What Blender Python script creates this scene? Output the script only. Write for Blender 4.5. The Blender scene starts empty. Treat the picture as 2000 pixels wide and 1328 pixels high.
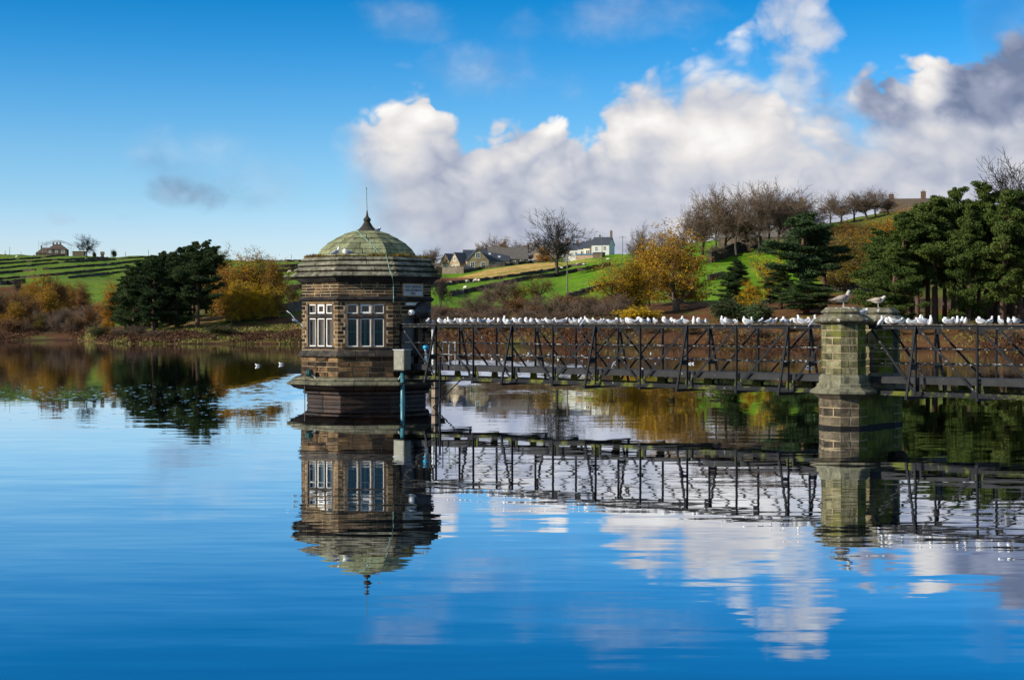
import bpy, bmesh, math, random
import numpy as np
from mathutils import Vector, Matrix

# ------------------------------------------------------------------ camera, sky, sun, exposure
F, HZ, CAMZ = 3000.0, 628.0, 3.48          # focal length and horizon row in photo pixels, eye height in metres
SC = bpy.context.scene
COL = SC.collection
cd = bpy.data.cameras.new('camera'); cam = bpy.data.objects.new('camera', cd); COL.objects.link(cam)
cam.location = (0, 0, CAMZ); cam.rotation_euler = (math.radians(90), 0, 0)
cd.sensor_width = 36; cd.lens = F / 2000 * 36; cd.shift_y = (HZ - 664) / 2000
cd.clip_start = 0.5; cd.clip_end = 20000
SC.camera = cam
SC.view_settings.view_transform = 'Standard'; SC.view_settings.look = 'None'
SC.view_settings.gamma = 1; SC.view_settings.use_curve_mapping = False
SC.view_settings.exposure = 0.22
SC.render.engine = 'CYCLES'
SC.cycles.use_denoising = True
SC.cycles.max_bounces = 6; SC.cycles.transparent_max_bounces = 8
SC.cycles.caustics_reflective = False; SC.cycles.caustics_refractive = False

SUN_AZ, SUN_EL = math.radians(66), math.radians(23)      # azimuth from the viewer's side towards the left
sdir = Vector((-math.sin(SUN_AZ) * math.cos(SUN_EL), -math.cos(SUN_AZ) * math.cos(SUN_EL), math.sin(SUN_EL)))
sl = bpy.data.lights.new('sun', 'SUN'); sl.energy = 5.0; sl.angle = math.radians(0.55); sl.color = (1.0, 0.93, 0.80)
so = bpy.data.objects.new('sun', sl); COL.objects.link(so)
so.rotation_euler = sdir.to_track_quat('Z', 'Y').to_euler()

class NT:
    """small helper for node trees"""
    def __init__(s, nt): s.nt = nt; s.n = nt.nodes; s.l = nt.links
    def node(s, t, **kw):
        nd = s.n.new(t)
        for k, v in kw.items(): setattr(nd, k, v)
        return nd
    def put(s, sock, v):
        if isinstance(v, bpy.types.NodeSocket): s.l.new(v, sock)
        elif v is not None: sock.default_value = v
    def m(s, op, a, b=None, c=None, clamp=False):
        nd = s.node('ShaderNodeMath', operation=op, use_clamp=clamp)
        for i, v in enumerate((a, b, c)):
            if v is not None: s.put(nd.inputs[i], v)
        return nd.outputs[0]
    def vm(s, op, a, b=None):
        nd = s.node('ShaderNodeVectorMath', operation=op)
        s.put(nd.inputs[0], a)
        if b is not None: s.put(nd.inputs['Scale' if op == 'SCALE' else 1], b)
        return nd.outputs[0]
    def mr(s, v, a, b, c=0.0, d=1.0, smooth=True):
        nd = s.node('ShaderNodeMapRange', interpolation_type='SMOOTHSTEP' if smooth else 'LINEAR')
        for i, x in enumerate((v, a, b, c, d)): s.put(nd.inputs[i], x)
        return nd.outputs[0]
    def mix(s, f, a, b, blend='MIX'):
        nd = s.node('ShaderNodeMix', data_type='RGBA', blend_type=blend)
        s.put(nd.inputs[0], f); s.put(nd.inputs[6], rgba(a)); s.put(nd.inputs[7], rgba(b))
        return nd.outputs[2]
    def noise(s, vec, scale, detail=4, rough=0.55, dist=0.0, color=False):
        nd = s.node('ShaderNodeTexNoise')
        if vec is not None: s.put(nd.inputs['Vector'], vec)
        s.put(nd.inputs['Scale'], scale); s.put(nd.inputs['Detail'], detail)
        s.put(nd.inputs['Roughness'], rough); s.put(nd.inputs['Distortion'], dist)
        return nd.outputs[1 if color else 0]
    def xyz(s, x, y, z):
        nd = s.node('ShaderNodeCombineXYZ')
        for i, v in enumerate((x, y, z)): s.put(nd.inputs[i], v)
        return nd.outputs[0]
    def sep(s, v):
        nd = s.node('ShaderNodeSeparateXYZ'); s.put(nd.inputs[0], v); return nd.outputs
    def ramp(s, f, stops):
        nd = s.node('ShaderNodeValToRGB'); s.put(nd.inputs[0], f)
        e = nd.color_ramp.elements
        while len(e) < len(stops): e.new(0.5)
        for i, (p, c) in enumerate(stops): e[i].position = p; e[i].color = rgba(c)
        return nd.outputs[0]
def rgba(c):
    if isinstance(c, (tuple, list)) and len(c) == 3: return (c[0], c[1], c[2], 1.0)
    return c
def srgb(r, g, b):
    f = lambda c: (c / 255 / 12.92) if c / 255 <= 0.04045 else ((c / 255 + 0.055) / 1.055) ** 2.4
    return (f(r), f(g), f(b))

def build_world():
    w = bpy.data.worlds.new('World'); SC.world = w; w.use_nodes = True
    T = NT(w.node_tree); T.n.clear()
    out = T.node('ShaderNodeOutputWorld'); bg = T.node('ShaderNodeBackground'); T.l.new(bg.outputs[0], out.inputs[0])
    S = 0.086
    bg.inputs[1].default_value = S
    sky = T.node('ShaderNodeTexSky', sky_type='NISHITA', sun_disc=False, sun_elevation=SUN_EL,
                 sun_rotation=math.atan2(sdir.x, sdir.y), altitude=250, air_density=1.0, dust_density=0.35, ozone_density=3.0)
    d = T.node('ShaderNodeTexCoord').outputs['Generated']
    x, y, z = T.sep(d)
    az = T.m('ARCTAN2', x, y); el = T.m('ARCSINE', z)
    U = T.m('MULTIPLY', az, 30.0); V = T.m('MULTIPLY', el, 30.0)       # about 100 photo pixels per unit
    # clear sky: deep polarised blue high in view, pale towards the horizon
    hs = T.node('ShaderNodeHueSaturation'); T.l.new(sky.outputs[0], hs.inputs['Color'])
    hs.inputs['Saturation'].default_value = 1.27; hs.inputs['Hue'].default_value = 0.492; hs.inputs['Value'].default_value = 0.9
    tint = T.ramp(T.m('DIVIDE', V, 10.0), [(0.08, (0.72, 0.69, 0.90)), (0.158, (0.66, 0.67, 0.86)), (0.228, (0.55, 0.62, 0.77)), (0.328, (0.46, 0.59, 0.735)),
                  (0.428, (0.30, 0.535, 0.715)), (0.528, (0.14, 0.465, 0.68)), (0.618, (0.04, 0.405, 0.62)), (1.0, (0.04, 0.36, 0.58))])
    tint = T.mix(T.mr(V, 8.5, 17.0), tint, (0.58, 0.50, 0.48))  # unseen overhead sky warmed to take the blue out of the fill light
    clear = T.vm('SCALE', T.mix(1.0, hs.outputs[0], tint, 'MULTIPLY'), 2.5)
    # noise fields
    st = T.xyz(x, y, T.m('MULTIPLY', z, 1.35))
    warp = T.vm('SCALE', T.vm('SUBTRACT', T.noise(st, 9, 3, 0.5, color=True), (0.5, 0.5, 0.5)), 0.035)
    p = T.vm('ADD', st, warp)
    n1 = T.m('SUBTRACT', T.noise(p, 14, 7, 0.58), 0.5)
    n3 = T.m('SUBTRACT', T.noise(p, 5.5, 3, 0.5), 0.5)
    def billow(v, octs):                                   # rounded lobes with sharp creases
        r = None
        for sc_, am in octs:
            e = T.m('MULTIPLY', T.m('ABSOLUTE', T.m('SUBTRACT', T.noise(v, sc_, 1.0, 0.5), 0.5)), am)
            r = e if r is None else T.m('ADD', r, e)
        return r
    OCT = ((11, 2.2), (24, 1.5), (52, 0.8), (115, 0.3))
    bl = billow(p, OCT)
    bl2 = billow(T.vm('ADD', p, (-0.010, 0.0, 0.012)), OCT[:3])
    lit = T.m('SUBTRACT', bl, T.m('ADD', bl2, 0.025))
    # cloud bank: height of its upper edge against azimuth
    fc = T.node('ShaderNodeFloatCurve')
    T.put(fc.inputs[1], T.m('ADD', T.m('MULTIPLY', U, 1 / 32.0), 0.5))
    top = [(-16, -2), (-11, -1.6), (-6, -1.0), (-4.2, 0.2), (-3.75, 2.6), (-3.35, 4.1), (-2.4, 4.6), (-1.75, 4.8), (-1.5, 4.1),
           (-1.0, 3.75), (-0.4, 3.65), (0.3, 3.95), (0.9, 4.2), (1.25, 3.8), (1.8, 4.25), (2.6, 4.65), (3.2, 4.75), (3.6, 5.3),
           (4.4, 5.35), (4.9, 4.9), (5.3, 4.55), (5.9, 4.45), (6.3, 4.5), (7.0, 4.65), (7.8, 4.8), (8.6, 5.2), (10, 5.6), (13, 5.0), (16, 3.5)]
    cv = fc.mapping.curves[0]
    while len(cv.points) > 2: cv.points.remove(cv.points[1])
    q = [((a / 32 + 0.5), (b + 2) / 8) for a, b in top]
    cv.points[0].location = q[0]; cv.points[1].location = q[-1]
    for a in q[1:-1]: cv.points.new(*a)
    for pt in cv.points: pt.handle_type = 'AUTO'
    fc.mapping.update()
    vt = T.m('SUBTRACT', T.m('MULTIPLY', fc.outputs[0], 8.0), 2.0)
    front = T.mr(y, 0.35, 0.8)
    rise = T.m('SUBTRACT', vt, V)                                     # distance below the upper edge
    nb = T.m('ADD', T.m('ADD', T.m('MULTIPLY', T.m('SUBTRACT', bl, 0.42), 1.5), T.m('MULTIPLY', n1, 0.9)), T.m('MULTIPLY', n3, 1.2))
    wid = T.mr(T.noise(p, 7.5, 1, 0.5), 0.42, 0.62, 0.38, 1.45)
    bank = T.m('MULTIPLY', T.mr(T.m('DIVIDE', T.m('ADD', T.m('ADD', rise, nb), 0.15), wid), 0.0, 1.0), front)
    left = T.m('SUBTRACT', T.m('ADD', U, 2.0), T.m('MULTIPLY', V, -0.58))       # the bank leans out to the left as it rises
    left = T.m('ADD', left, T.m('MULTIPLY', T.m('ADD', n1, n3), 3.0))
    bank = T.m('MULTIPLY', bank, T.mr(left, -0.5, 1.3))
    def blob(u, v, ru, rv):
        a = T.m('DIVIDE', T.m('SUBTRACT', U, u), ru); b = T.m('DIVIDE', T.m('SUBTRACT', V, v), rv)
        return T.m('SUBTRACT', 1.0, T.m('ADD', T.m('MULTIPLY', a, a), T.m('MULTIPLY', b, b)))
    def pb(px, py, rx, ry): return blob((px - 1000) / 100, (HZ - py) / 100, rx / 100, ry / 100)
    def soft(b, k, lo, hi): return T.mr(T.m('ADD', b, T.m('MULTIPLY', n1, k)), lo, hi)
    def mx(*a):
        r = a[0]
        for b in a[1:]: r = T.m('MAXIMUM', r, b)
        return r
    tower2 = T.m('MULTIPLY', T.mr(T.m('ADD', mx(pb(1562, 80, 62, 90), pb(1552, 170, 70, 80)), T.m('ADD', T.m('MULTIPLY', n1, 9.0), T.m('MULTIPLY', bl, 2.2))), 0.9, 3.0), 0.72)
    wisp = T.m('MULTIPLY', soft(mx(pb(370, 385, 100, 42), pb(275, 432, 60, 22), pb(140, 432, 60, 28), pb(5, 405, 60, 35)), 4.5, 0.15, 1.5), 0.62)
    lowc = T.m('MULTIPLY', soft(mx(pb(810, 440, 100, 60), pb(840, 560, 140, 90), pb(720, 300, 110, 90)), 3.5, 0.0, 1.6), 0.75)
    veil = T.m('MULTIPLY', soft(mx(pb(790, 25, 150, 70), pb(1180, 45, 260, 75), pb(1000, 150, 200, 70), pb(500, 340, 260, 90), pb(1960, 100, 160, 130)), 4.0, 0.2, 2.2), 0.42)
    # scattered cloud over the unseen sky, cover raised to whiten ambient light
    gen = T.mr(T.m('ADD', n3, T.m('MULTIPLY', n1, 0.5)), -0.06, 0.16)
    gen = T.m('MULTIPLY', T.m('MULTIPLY', gen, T.mr(V, 7.5, 13.0)), 0.8)
    gen2 = T.m('MULTIPLY', T.m('MULTIPLY', T.mr(T.m('ADD', n3, T.m('MULTIPLY', n1, 0.5)), -0.04, 0.18), T.m('SUBTRACT', 1.0, front)), 0.8)
    dens = mx(bank, tower2, wisp, lowc, veil, gen, gen2)
    # shade of the cloud: sunlit billows to lavender undersides
    edge = T.mr(rise, 0.2, 2.6, 1.0, 0.0)
    sh = T.m('ADD', T.m('MULTIPLY', lit, T.mr(rise, 0.3, 2.0, 0.55, 0.26)), T.m('ADD', 0.54, T.m('MULTIPLY', bl, 0.16)))
    sh = T.m('ADD', sh, T.m('ADD', T.m('MULTIPLY', n3, 0.55), T.m('MULTIPLY', n1, 0.25)))
    bright = T.mr(mx(pb(1400, 120, 120, 80), pb(760, 215, 110, 70), pb(1070, 235, 70, 40), pb(1300, 270, 220, 60), pb(1640, 200, 40, 50), pb(1800, 180, 50, 60)), 0.0, 0.9)
    sh = T.m('ADD', sh, T.m('MULTIPLY', bright, 0.30))
    dark = soft(mx(pb(1690, 215, 115, 80), pb(1900, 195, 160, 85), pb(1960, 90, 120, 90), pb(370, 390, 150, 70), pb(270, 430, 90, 40)), 3.2, -0.15, 0.9)
    sh = T.m('SUBTRACT', sh, T.m('MULTIPLY', dark, 0.50))
    sh = T.m('SUBTRACT', sh, T.m('MULTIPLY', soft(pb(1270, 295, 110, 50), 5.0, 0.0, 1.8), 0.3))
    sh = T.m('SUBTRACT', sh, T.m('MULTIPLY', T.mr(V, 3.6, 1.4), 0.15))
    cc = T.ramp(sh, [(0.0, srgb(118, 132, 162)), (0.30, srgb(164, 172, 194)), (0.55, srgb(203, 206, 216)), (0.78, srgb(232, 229, 228)), (1.0, srgb(254, 252, 249))])
    cc = T.vm('SCALE', cc, 0.86 / S)
    final = T.mix(dens, clear, cc)
    T.l.new(final, bg.inputs[0])
    w.cycles.sampling_method = 'MANUAL'; w.cycles.sample_map_resolution = 512
build_world()

# ------------------------------------------------------------------ helpers
R = random.Random(11)
NR = np.random.default_rng(7)
def px(u, v, Y):
    """point seen at photo pixel (u, v) at depth Y"""
    return Vector(((u - 1000) / F * Y, Y, CAMZ - (v - HZ) / F * Y))
MATS = {}
def bsdf(name):
    m = bpy.data.materials.new(name); m.use_nodes = True; MATS[name] = m
    T = NT(m.node_tree)
    return m, T, T.n['Principled BSDF']
def plain(name, col, rough=0.6, metal=0.0, spec=0.5, var=0.0, speck=None):
    m, T, b = bsdf(name)
    c = rgba(col)
    if var:
        pos = T.node('ShaderNodeNewGeometry').outputs['Position']
        n = T.noise(pos, 2.5, 5, 0.6)
        c = T.mix(T.mr(n, 0.3, 0.7), tuple(v * (1 - var) for v in col), tuple(min(1, v * (1 + var)) for v in col))
        if speck:
            s = T.noise(pos, speck[1], 3, 0.6)
            c = T.mix(T.mr(s, speck[2], speck[2] + 0.06), c, speck[0])
    T.put(b.inputs['Base Color'], c)
    b.inputs['Roughness'].default_value = rough; b.inputs['Metallic'].default_value = metal
    b.inputs['Specular IOR Level'].default_value = spec
    return m
def stone(name, dark, mid, light, scale=2.0, rand=0.5, bump=0.25, moss=None, lichen=None, streak=False, rough=0.9):
    """weathered stone: soot and bare patches, a tone of its own for each block"""
    m, T, b = bsdf(name)
    pos = T.node('ShaderNodeNewGeometry').outputs['Position']
    rnd = T.node('ShaderNodeObjectInfo').outputs['Random']
    n = T.noise(pos, scale, 6, 0.65)
    f = T.m('ADD', T.m('MULTIPLY', T.m('SUBTRACT', n, 0.5), 2.2), T.m('ADD', 0.45, T.m('MULTIPLY', T.m('SUBTRACT', rnd, 0.5), rand)))
    c = T.ramp(f, [(0.0, dark), (0.5, mid), (1.0, light)])
    g = T.noise(pos, 26, 3, 0.7)
    c = T.mix(T.mr(g, 0.35, 0.7, 0.0, 0.45), c, tuple(v * 0.45 for v in mid))
    if streak:
        sp = T.vm('MULTIPLY', pos, (5.0, 5.0, 0.7))
        c = T.mix(T.mr(T.noise(sp, 1.6, 4, 0.6), 0.5, 0.68, 0, 0.75), c, dark)
    if moss:
        c = T.mix(T.mr(T.noise(pos, moss[1], 5, 0.65), moss[2], moss[2] + 0.16), c, moss[0])
    if lichen:
        c = T.mix(T.mr(T.noise(pos, lichen[1], 4, 0.7), lichen[2], lichen[2] + 0.08), c, lichen[0])
    T.put(b.inputs['Base Color'], c); b.inputs['Roughness'].default_value = rough
    b.inputs['Specular IOR Level'].default_value = 0.25
    bp = T.node('ShaderNodeBump'); bp.inputs['Strength'].default_value = bump; bp.inputs['Distance'].default_value = 0.06
    T.put(bp.inputs['Height'], T.noise(pos, 14, 5, 0.7)); T.l.new(bp.outputs[0], b.inputs['Normal'])
    return m
def leafmat(name, cols, rough=0.7, trans=0.25):
    """foliage: each leaf face its own tint, plus slow drift through the crown"""
    m, T, b = bsdf(name)
    g = T.node('ShaderNodeNewGeometry')
    rnd = T.node('ShaderNodeObjectInfo').outputs['Random']
    f = T.m('ADD', T.m('MULTIPLY', T.m('ADD', g.outputs['Random Per Island'], 0.35), 0.34),
            T.m('ADD', T.m('MULTIPLY', T.noise(g.outputs['Position'], 0.35, 3, 0.5), 0.7), T.m('MULTIPLY', rnd, 0.25)))
    k = len(cols)
    c = T.ramp(f, [(0.28 + 0.72 * i / (k - 1) * 0.95, cc) for i, cc in enumerate(cols)])
    T.put(b.inputs['Base Color'], c); b.inputs['Roughness'].default_value = rough
    b.inputs['Specular IOR Level'].default_value = 0.15
    if trans:
        out = T.n['Material Output']; tr = T.node('ShaderNodeBsdfTranslucent'); T.put(tr.inputs[0], c)
        mx = T.node('ShaderNodeMixShader'); mx.inputs[0].default_value = trans
        T.l.new(b.outputs[0], mx.inputs[1]); T.l.new(tr.outputs[0], mx.inputs[2]); T.l.new(mx.outputs[0], out.inputs[0])
    return m

def mk(name, v, f, mat=None, smooth=False):
    me = bpy.data.meshes.new(name)
    me.from_pydata([tuple(p) for p in v], [], [tuple(q) for q in f])
    if mat is not None:
        for mm in (mat if isinstance(mat, (list, tuple)) else [mat]): me.materials.append(mm)
    if smooth: me.polygons.foreach_set('use_smooth', [True] * len(me.polygons))
    me.update()
    return me
def ob(name, me, parent=None, loc=None):
    o = bpy.data.objects.new(name, me); COL.objects.link(o)
    if parent is not None: o.parent = parent
    if loc is not None: o.location = loc
    return o
def tag(o, label=None, cat=None, group=None, kind=None):
    if label: o['label'] = label
    if cat: o['category'] = cat
    if group: o['group'] = group
    if kind: o['kind'] = kind
    return o
class Thing:
    """an Empty at the base of a thing; part() takes world coordinates"""
    def __init__(s, name, loc, label, cat, group=None):
        s.org = Vector(loc); s.o = ob(name, None, None, s.org); tag(s.o, label, cat, group)
    def part(s, name, v, f, mat, under=None, smooth=False, kind=None, label=None):
        vv = np.array([tuple(p) for p in v], float) - np.array(s.org)
        o = ob(name, mk(name, vv.tolist(), f, mat, smooth), under or s.o)
        if kind: o['kind'] = kind
        if label: o['label'] = label
        return o
class MB:
    """collects simple solids into one mesh"""
    def __init__(s): s.v = []; s.f = []
    def add(s, v, f):
        k = len(s.v); s.v += [tuple(p) for p in v]; s.f += [tuple(i + k for i in q) for q in f]; return s
    def box(s, c, h, ax=None):
        c = Vector(c); ax = ax or (Vector((1, 0, 0)), Vector((0, 1, 0)), Vector((0, 0, 1)))
        v = [c + ax[0] * (h[0] * a) + ax[1] * (h[1] * b) + ax[2] * (h[2] * d) for a in (-1, 1) for b in (-1, 1) for d in (-1, 1)]
        return s.add(v, [(0, 1, 3, 2), (4, 6, 7, 5), (0, 4, 5, 1), (2, 3, 7, 6), (0, 2, 6, 4), (1, 5, 7, 3)])
    def beam(s, a, b, w, h, up=(0, 0, 1)):
        a, b = Vector(a), Vector(b); d = (b - a); L = d.length; d.normalize()
        sd = d.cross(Vector(up))
        if sd.length < 1e-5: sd = d.cross(Vector((1, 0, 0)))
        sd.normalize(); u = sd.cross(d).normalized()
        return s.box((a + b) / 2, (L / 2, w / 2, h / 2), (d, sd, u))
    def tube(s, pts, rad, n=6, cap=True):
        pts = [Vector(p) for p in pts]; m = len(pts)
        if not isinstance(rad, (list, tuple)): rad = [rad] * m
        k = len(s.v); ref = None
        for i, p in enumerate(pts):
            d = (pts[min(i + 1, m - 1)] - pts[max(i - 1, 0)]).normalized()
            if ref is None: ref = d.orthogonal().normalized()
            ref = (ref - d * ref.dot(d)); ref = ref.normalized() if ref.length > 1e-6 else d.orthogonal().normalized()
            q = d.cross(ref)
            for j in range(n):
                a = 2 * math.pi * j / n
                s.v.append(tuple(p + (ref * math.cos(a) + q * math.sin(a)) * rad[i]))
        for i in range(m - 1):
            for j in range(n):
                j2 = (j + 1) % n
                s.f.append((k + i * n + j, k + i * n + j2, k + (i + 1) * n + j2, k + (i + 1) * n + j))
        if cap:
            s.f.append(tuple(k + j for j in reversed(range(n)))); s.f.append(tuple(k + (m - 1) * n + j for j in range(n)))
        return s
    def lathe(s, c, prof, n=16, rot=0.0):
        c = Vector(c); k = len(s.v); m = len(prof)
        for r, z in prof:
            for j in range(n):
                a = rot + 2 * math.pi * j / n
                s.v.append((c.x + r * math.cos(a), c.y + r * math.sin(a), c.z + z))
        for i in range(m - 1):
            for j in range(n):
                j2 = (j + 1) % n
                s.f.append((k + i * n + j, k + i * n + j2, k + (i + 1) * n + j2, k + (i + 1) * n + j))
        s.f.append(tuple(k + j for j in reversed(range(n)))); s.f.append(tuple(k + (m - 1) * n + j for j in range(n)))
        return s

# ------------------------------------------------------------------ terrain
# columns of (photo column u): (depth, photo row) at bank top .. skyline; depth of the water's edge first
COLS = [
    (-900, 320, [(328, 656), (370, 634), (470, 575), (600, 533), (740, 497)]),
    (-300, 292, [(299, 656), (340, 633), (455, 574), (585, 531), (722, 497)]),
    (0, 282, [(289, 654), (330, 633), (450, 573), (580, 530), (720, 497)]),
    (150, 281, [(287, 656), (330, 632), (445, 572), (575, 530), (720, 499)]),
    (205, 243, [(249, 663), (300, 636), (440, 573), (570, 532), (715, 502)]),
    (370, 237, [(242, 664), (270, 628), (400, 584), (545, 543), (700, 506)]),
    (590, 237, [(241, 662), (282, 606), (400, 566), (540, 534), (680, 511)]),
    (720, 229, [(234, 660), (270, 606), (380, 573), (510, 545), (690, 519)]),
    (870, 221, [(226, 657), (250, 606), (350, 574), (480, 549), (690, 527)]),
    (1100, 214, [(219, 655), (250, 601), (350, 582), (500, 540), (690, 507)]),
    (1200, 211, [(216, 655), (248, 606), (345, 572), (490, 527), (680, 497)]),
    (1318, 208, [(213, 654), (245, 612), (325, 547), (410, 508), (520, 474)]),
    (1450, 204, [(210, 655), (238, 616), (315, 545), (390, 500), (480, 465)]),
    (1600, 199, [(205, 657), (228, 618), (300, 553), (380, 490), (470, 436)]),
    (1800, 189, [(195, 660), (208, 632), (285, 556), (360, 482), (470, 410)]),
    (2000, 181, [(187, 662), (200, 632), (275, 556), (350, 478), (460, 398)]),
    (2400, 160, [(166, 664), (182, 632), (260, 556), (340, 478), (450, 398)]),
    (3200, 150, [(156, 664), (172, 632), (250, 556), (330, 478), (440, 398)]),
]
_cu = np.array([c[0] for c in COLS], float)
_ys = []; _zs = []
for u, S, L in COLS:
    ys = [S - 60, S - 14, S] + [a for a, b in L]; zs = [-8, -2.2, 0.0] + [CAMZ - (b - HZ) / F * a for a, b in L]
    ya, za = ys[-1], zs[-1]
    ys += [ya * 1.35, ya * 2.2, 9000]; zs += [za + 1.0, za * 0.9, 20.0]
    _ys.append(ys); _zs.append(zs)
_ys = np.array(_ys); _zs = np.array(_zs)
def _smoothu(u):
    i = int(np.clip(np.searchsorted(_cu, u) - 1, 0, len(_cu) - 2))
    t = min(1.0, max(0.0, (u - _cu[i]) / (_cu[i + 1] - _cu[i]))); t = t * t * (3 - 2 * t) * 0.6 + t * 0.4
    return _ys[i] * (1 - t) + _ys[i + 1] * t, _zs[i] * (1 - t) + _zs[i + 1] * t
_ph = NR.uniform(0, 6.28, 40); _dr = NR.uniform(0, 6.28, 40)
def bumps(x, y):
    s = 0.0
    for i, (wl, am) in enumerate(((90, .55), (60, .45), (38, .32), (24, .22), (15, .14), (9, .09), (6, .07))):
        for j in range(3):
            k = i * 3 + j
            s += am / 1.7 * math.sin((x * math.cos(_dr[k]) + y * math.sin(_dr[k])) * 6.283 / wl + _ph[k])
    return s
def tz(u, Y, col=None):
    ys, zs = col if col is not None else _smoothu(u)
    z = float(np.interp(Y, ys, zs))
    k = min(1.0, max(0.0, (Y - ys[2] - 1) / 14.0)) * min(1.0, max(0.25, (ys[7] * 1.1 - Y) / 60.0))
    return z + bumps((u - 1000) / F * Y, Y) * k * 0.8
def ground(u, Y): return Vector(((u - 1000) / F * Y, Y, tz(u, Y)))
def shoreY(u): return float(_smoothu(u)[0][2])
def hit(u, v, lo=None):
    """where the sight line through a photo pixel meets the ground"""
    c = _smoothu(u); Y = lo or c[0][2] + 2
    while Y < 1500:
        if tz(u, Y, c) >= CAMZ - (v - HZ) / F * Y: return ground(u, Y)
        Y += 1.0
    return ground(u, c[0][7])
def interp(tab, u):
    return float(np.interp(u, [a for a, b in tab], [b for a, b in tab]))
# photo row of the lower limit of the mown fields, and other cover
FIELD = [(-400, 560), (0, 560), (60, 556), (140, 566), (170, 585), (215, 600), (300, 622), (420, 606), (520, 607), (600, 607), (720, 604), (850, 600),
         (1000, 600), (1100, 596), (1180, 592), (1300, 590), (1400, 590), (1480, 585), (1600, 578), (2100, 575)]
def hash3(x, y, s): return bumps(x * s, y * s) / 1.2
def cover(u, Y, z):
    x = (u - 1000) / F * Y; v = HZ - (z - CAMZ) * F / Y
    S = shoreY(u); d = Y - S
    n = hash3(x, Y, 3.1); n2 = hash3(x + 300, Y - 90, 6.3)
    green = np.array([0.095, 0.235, 0.006]); green2 = np.array([0.145, 0.27, 0.012])
    brk = np.array([0.115, 0.045, 0.022]); brk2 = np.array([0.075, 0.045, 0.025]); olive = np.array([0.10, 0.095, 0.028]); tan = np.array([0.23, 0.17, 0.07])
    litter = np.array([0.17, 0.085, 0.035]); straw = np.array([0.50, 0.335, 0.11])
    t = 1 / (1 + math.exp((v + n * 5 - interp(FIELD, u)) / 2.2))
    low = brk * 0.5 + brk2 * 0.5
    low = low + (brk - low) * max(0, min(1, n * 1.5)) + (olive - low) * max(0, min(1, n2 * 1.2 - 0.1))
    sm = lambda a_, b_: max(0.0, min(1.0, (u + n * 18 - a_) / (b_ - a_)))
    pk = sm(150, 205) * (1 - sm(560, 640))                         # rough grassy promontory
    low = low + (tan - low) * max(0, min(0.8, 0.5 + n)) * (1 if d < 40 else 0.5) * pk
    low = low + (green * 0.7 + olive * .2 - low) * max(0, min(0.9, n2 * 1.6 + 0.1)) * (1.0 if d > 2.5 else 0.4) * pk
    k = sm(1330, 1420)                                             # leaf litter under the right-hand trees
    low = low + (litter - low) * k * (0.75 if v < 650 else 0.35)
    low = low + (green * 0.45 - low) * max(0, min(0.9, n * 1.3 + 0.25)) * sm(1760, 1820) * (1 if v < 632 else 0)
    if d < 1.2: low = low * 0.55
    n4 = hash3(x - 70, Y + 40, 1.3)
    fld = green + (green2 - green) * max(0, min(1, 0.5 + n2 * 0.6)); fld = fld * (1 + 0.16 * n4) + (olive * 1.5 - fld) * max(0, min(.4, n4 * .35 + n * .2))
    fld = fld + (fld * .35 + olive * .5 + litter * .1 - fld) * sm(1585, 1660)
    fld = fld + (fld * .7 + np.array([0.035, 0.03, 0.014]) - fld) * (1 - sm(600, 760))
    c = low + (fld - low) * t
    # uncut straw-coloured field below the school, and a strip of red bracken beside it
    up = interp([(880, 545), (900, 540), (950, 527), (1000, 519), (1040, 514), (1090, 511), (1130, 508), (1170, 507)], u)
    dn = interp([(880, 546), (900, 546), (940, 546), (1000, 538), (1060, 528), (1100, 522), (1130, 517), (1170, 511)], u)
    if 885 < u < 1165 and Y > 330:
        k = max(0, min(1, (v - up) / 1.5)) * max(0, min(1, (dn - v) / 1.5))
        s2 = straw * (1 + 0.25 * n2)
        if u > 1090: s2 = s2 * 0.5 + green2 * 0.6
        mid = (up * 0.4 + dn * 0.6)
        if abs(v - mid) < 1.6: s2 = s2 * 0.65 + green * 0.3
        c = c + (s2 - c) * k
    if 845 < u < 925 and Y > 300 and 543 < v < 552: c = brk * 1.7
    return c
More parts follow.
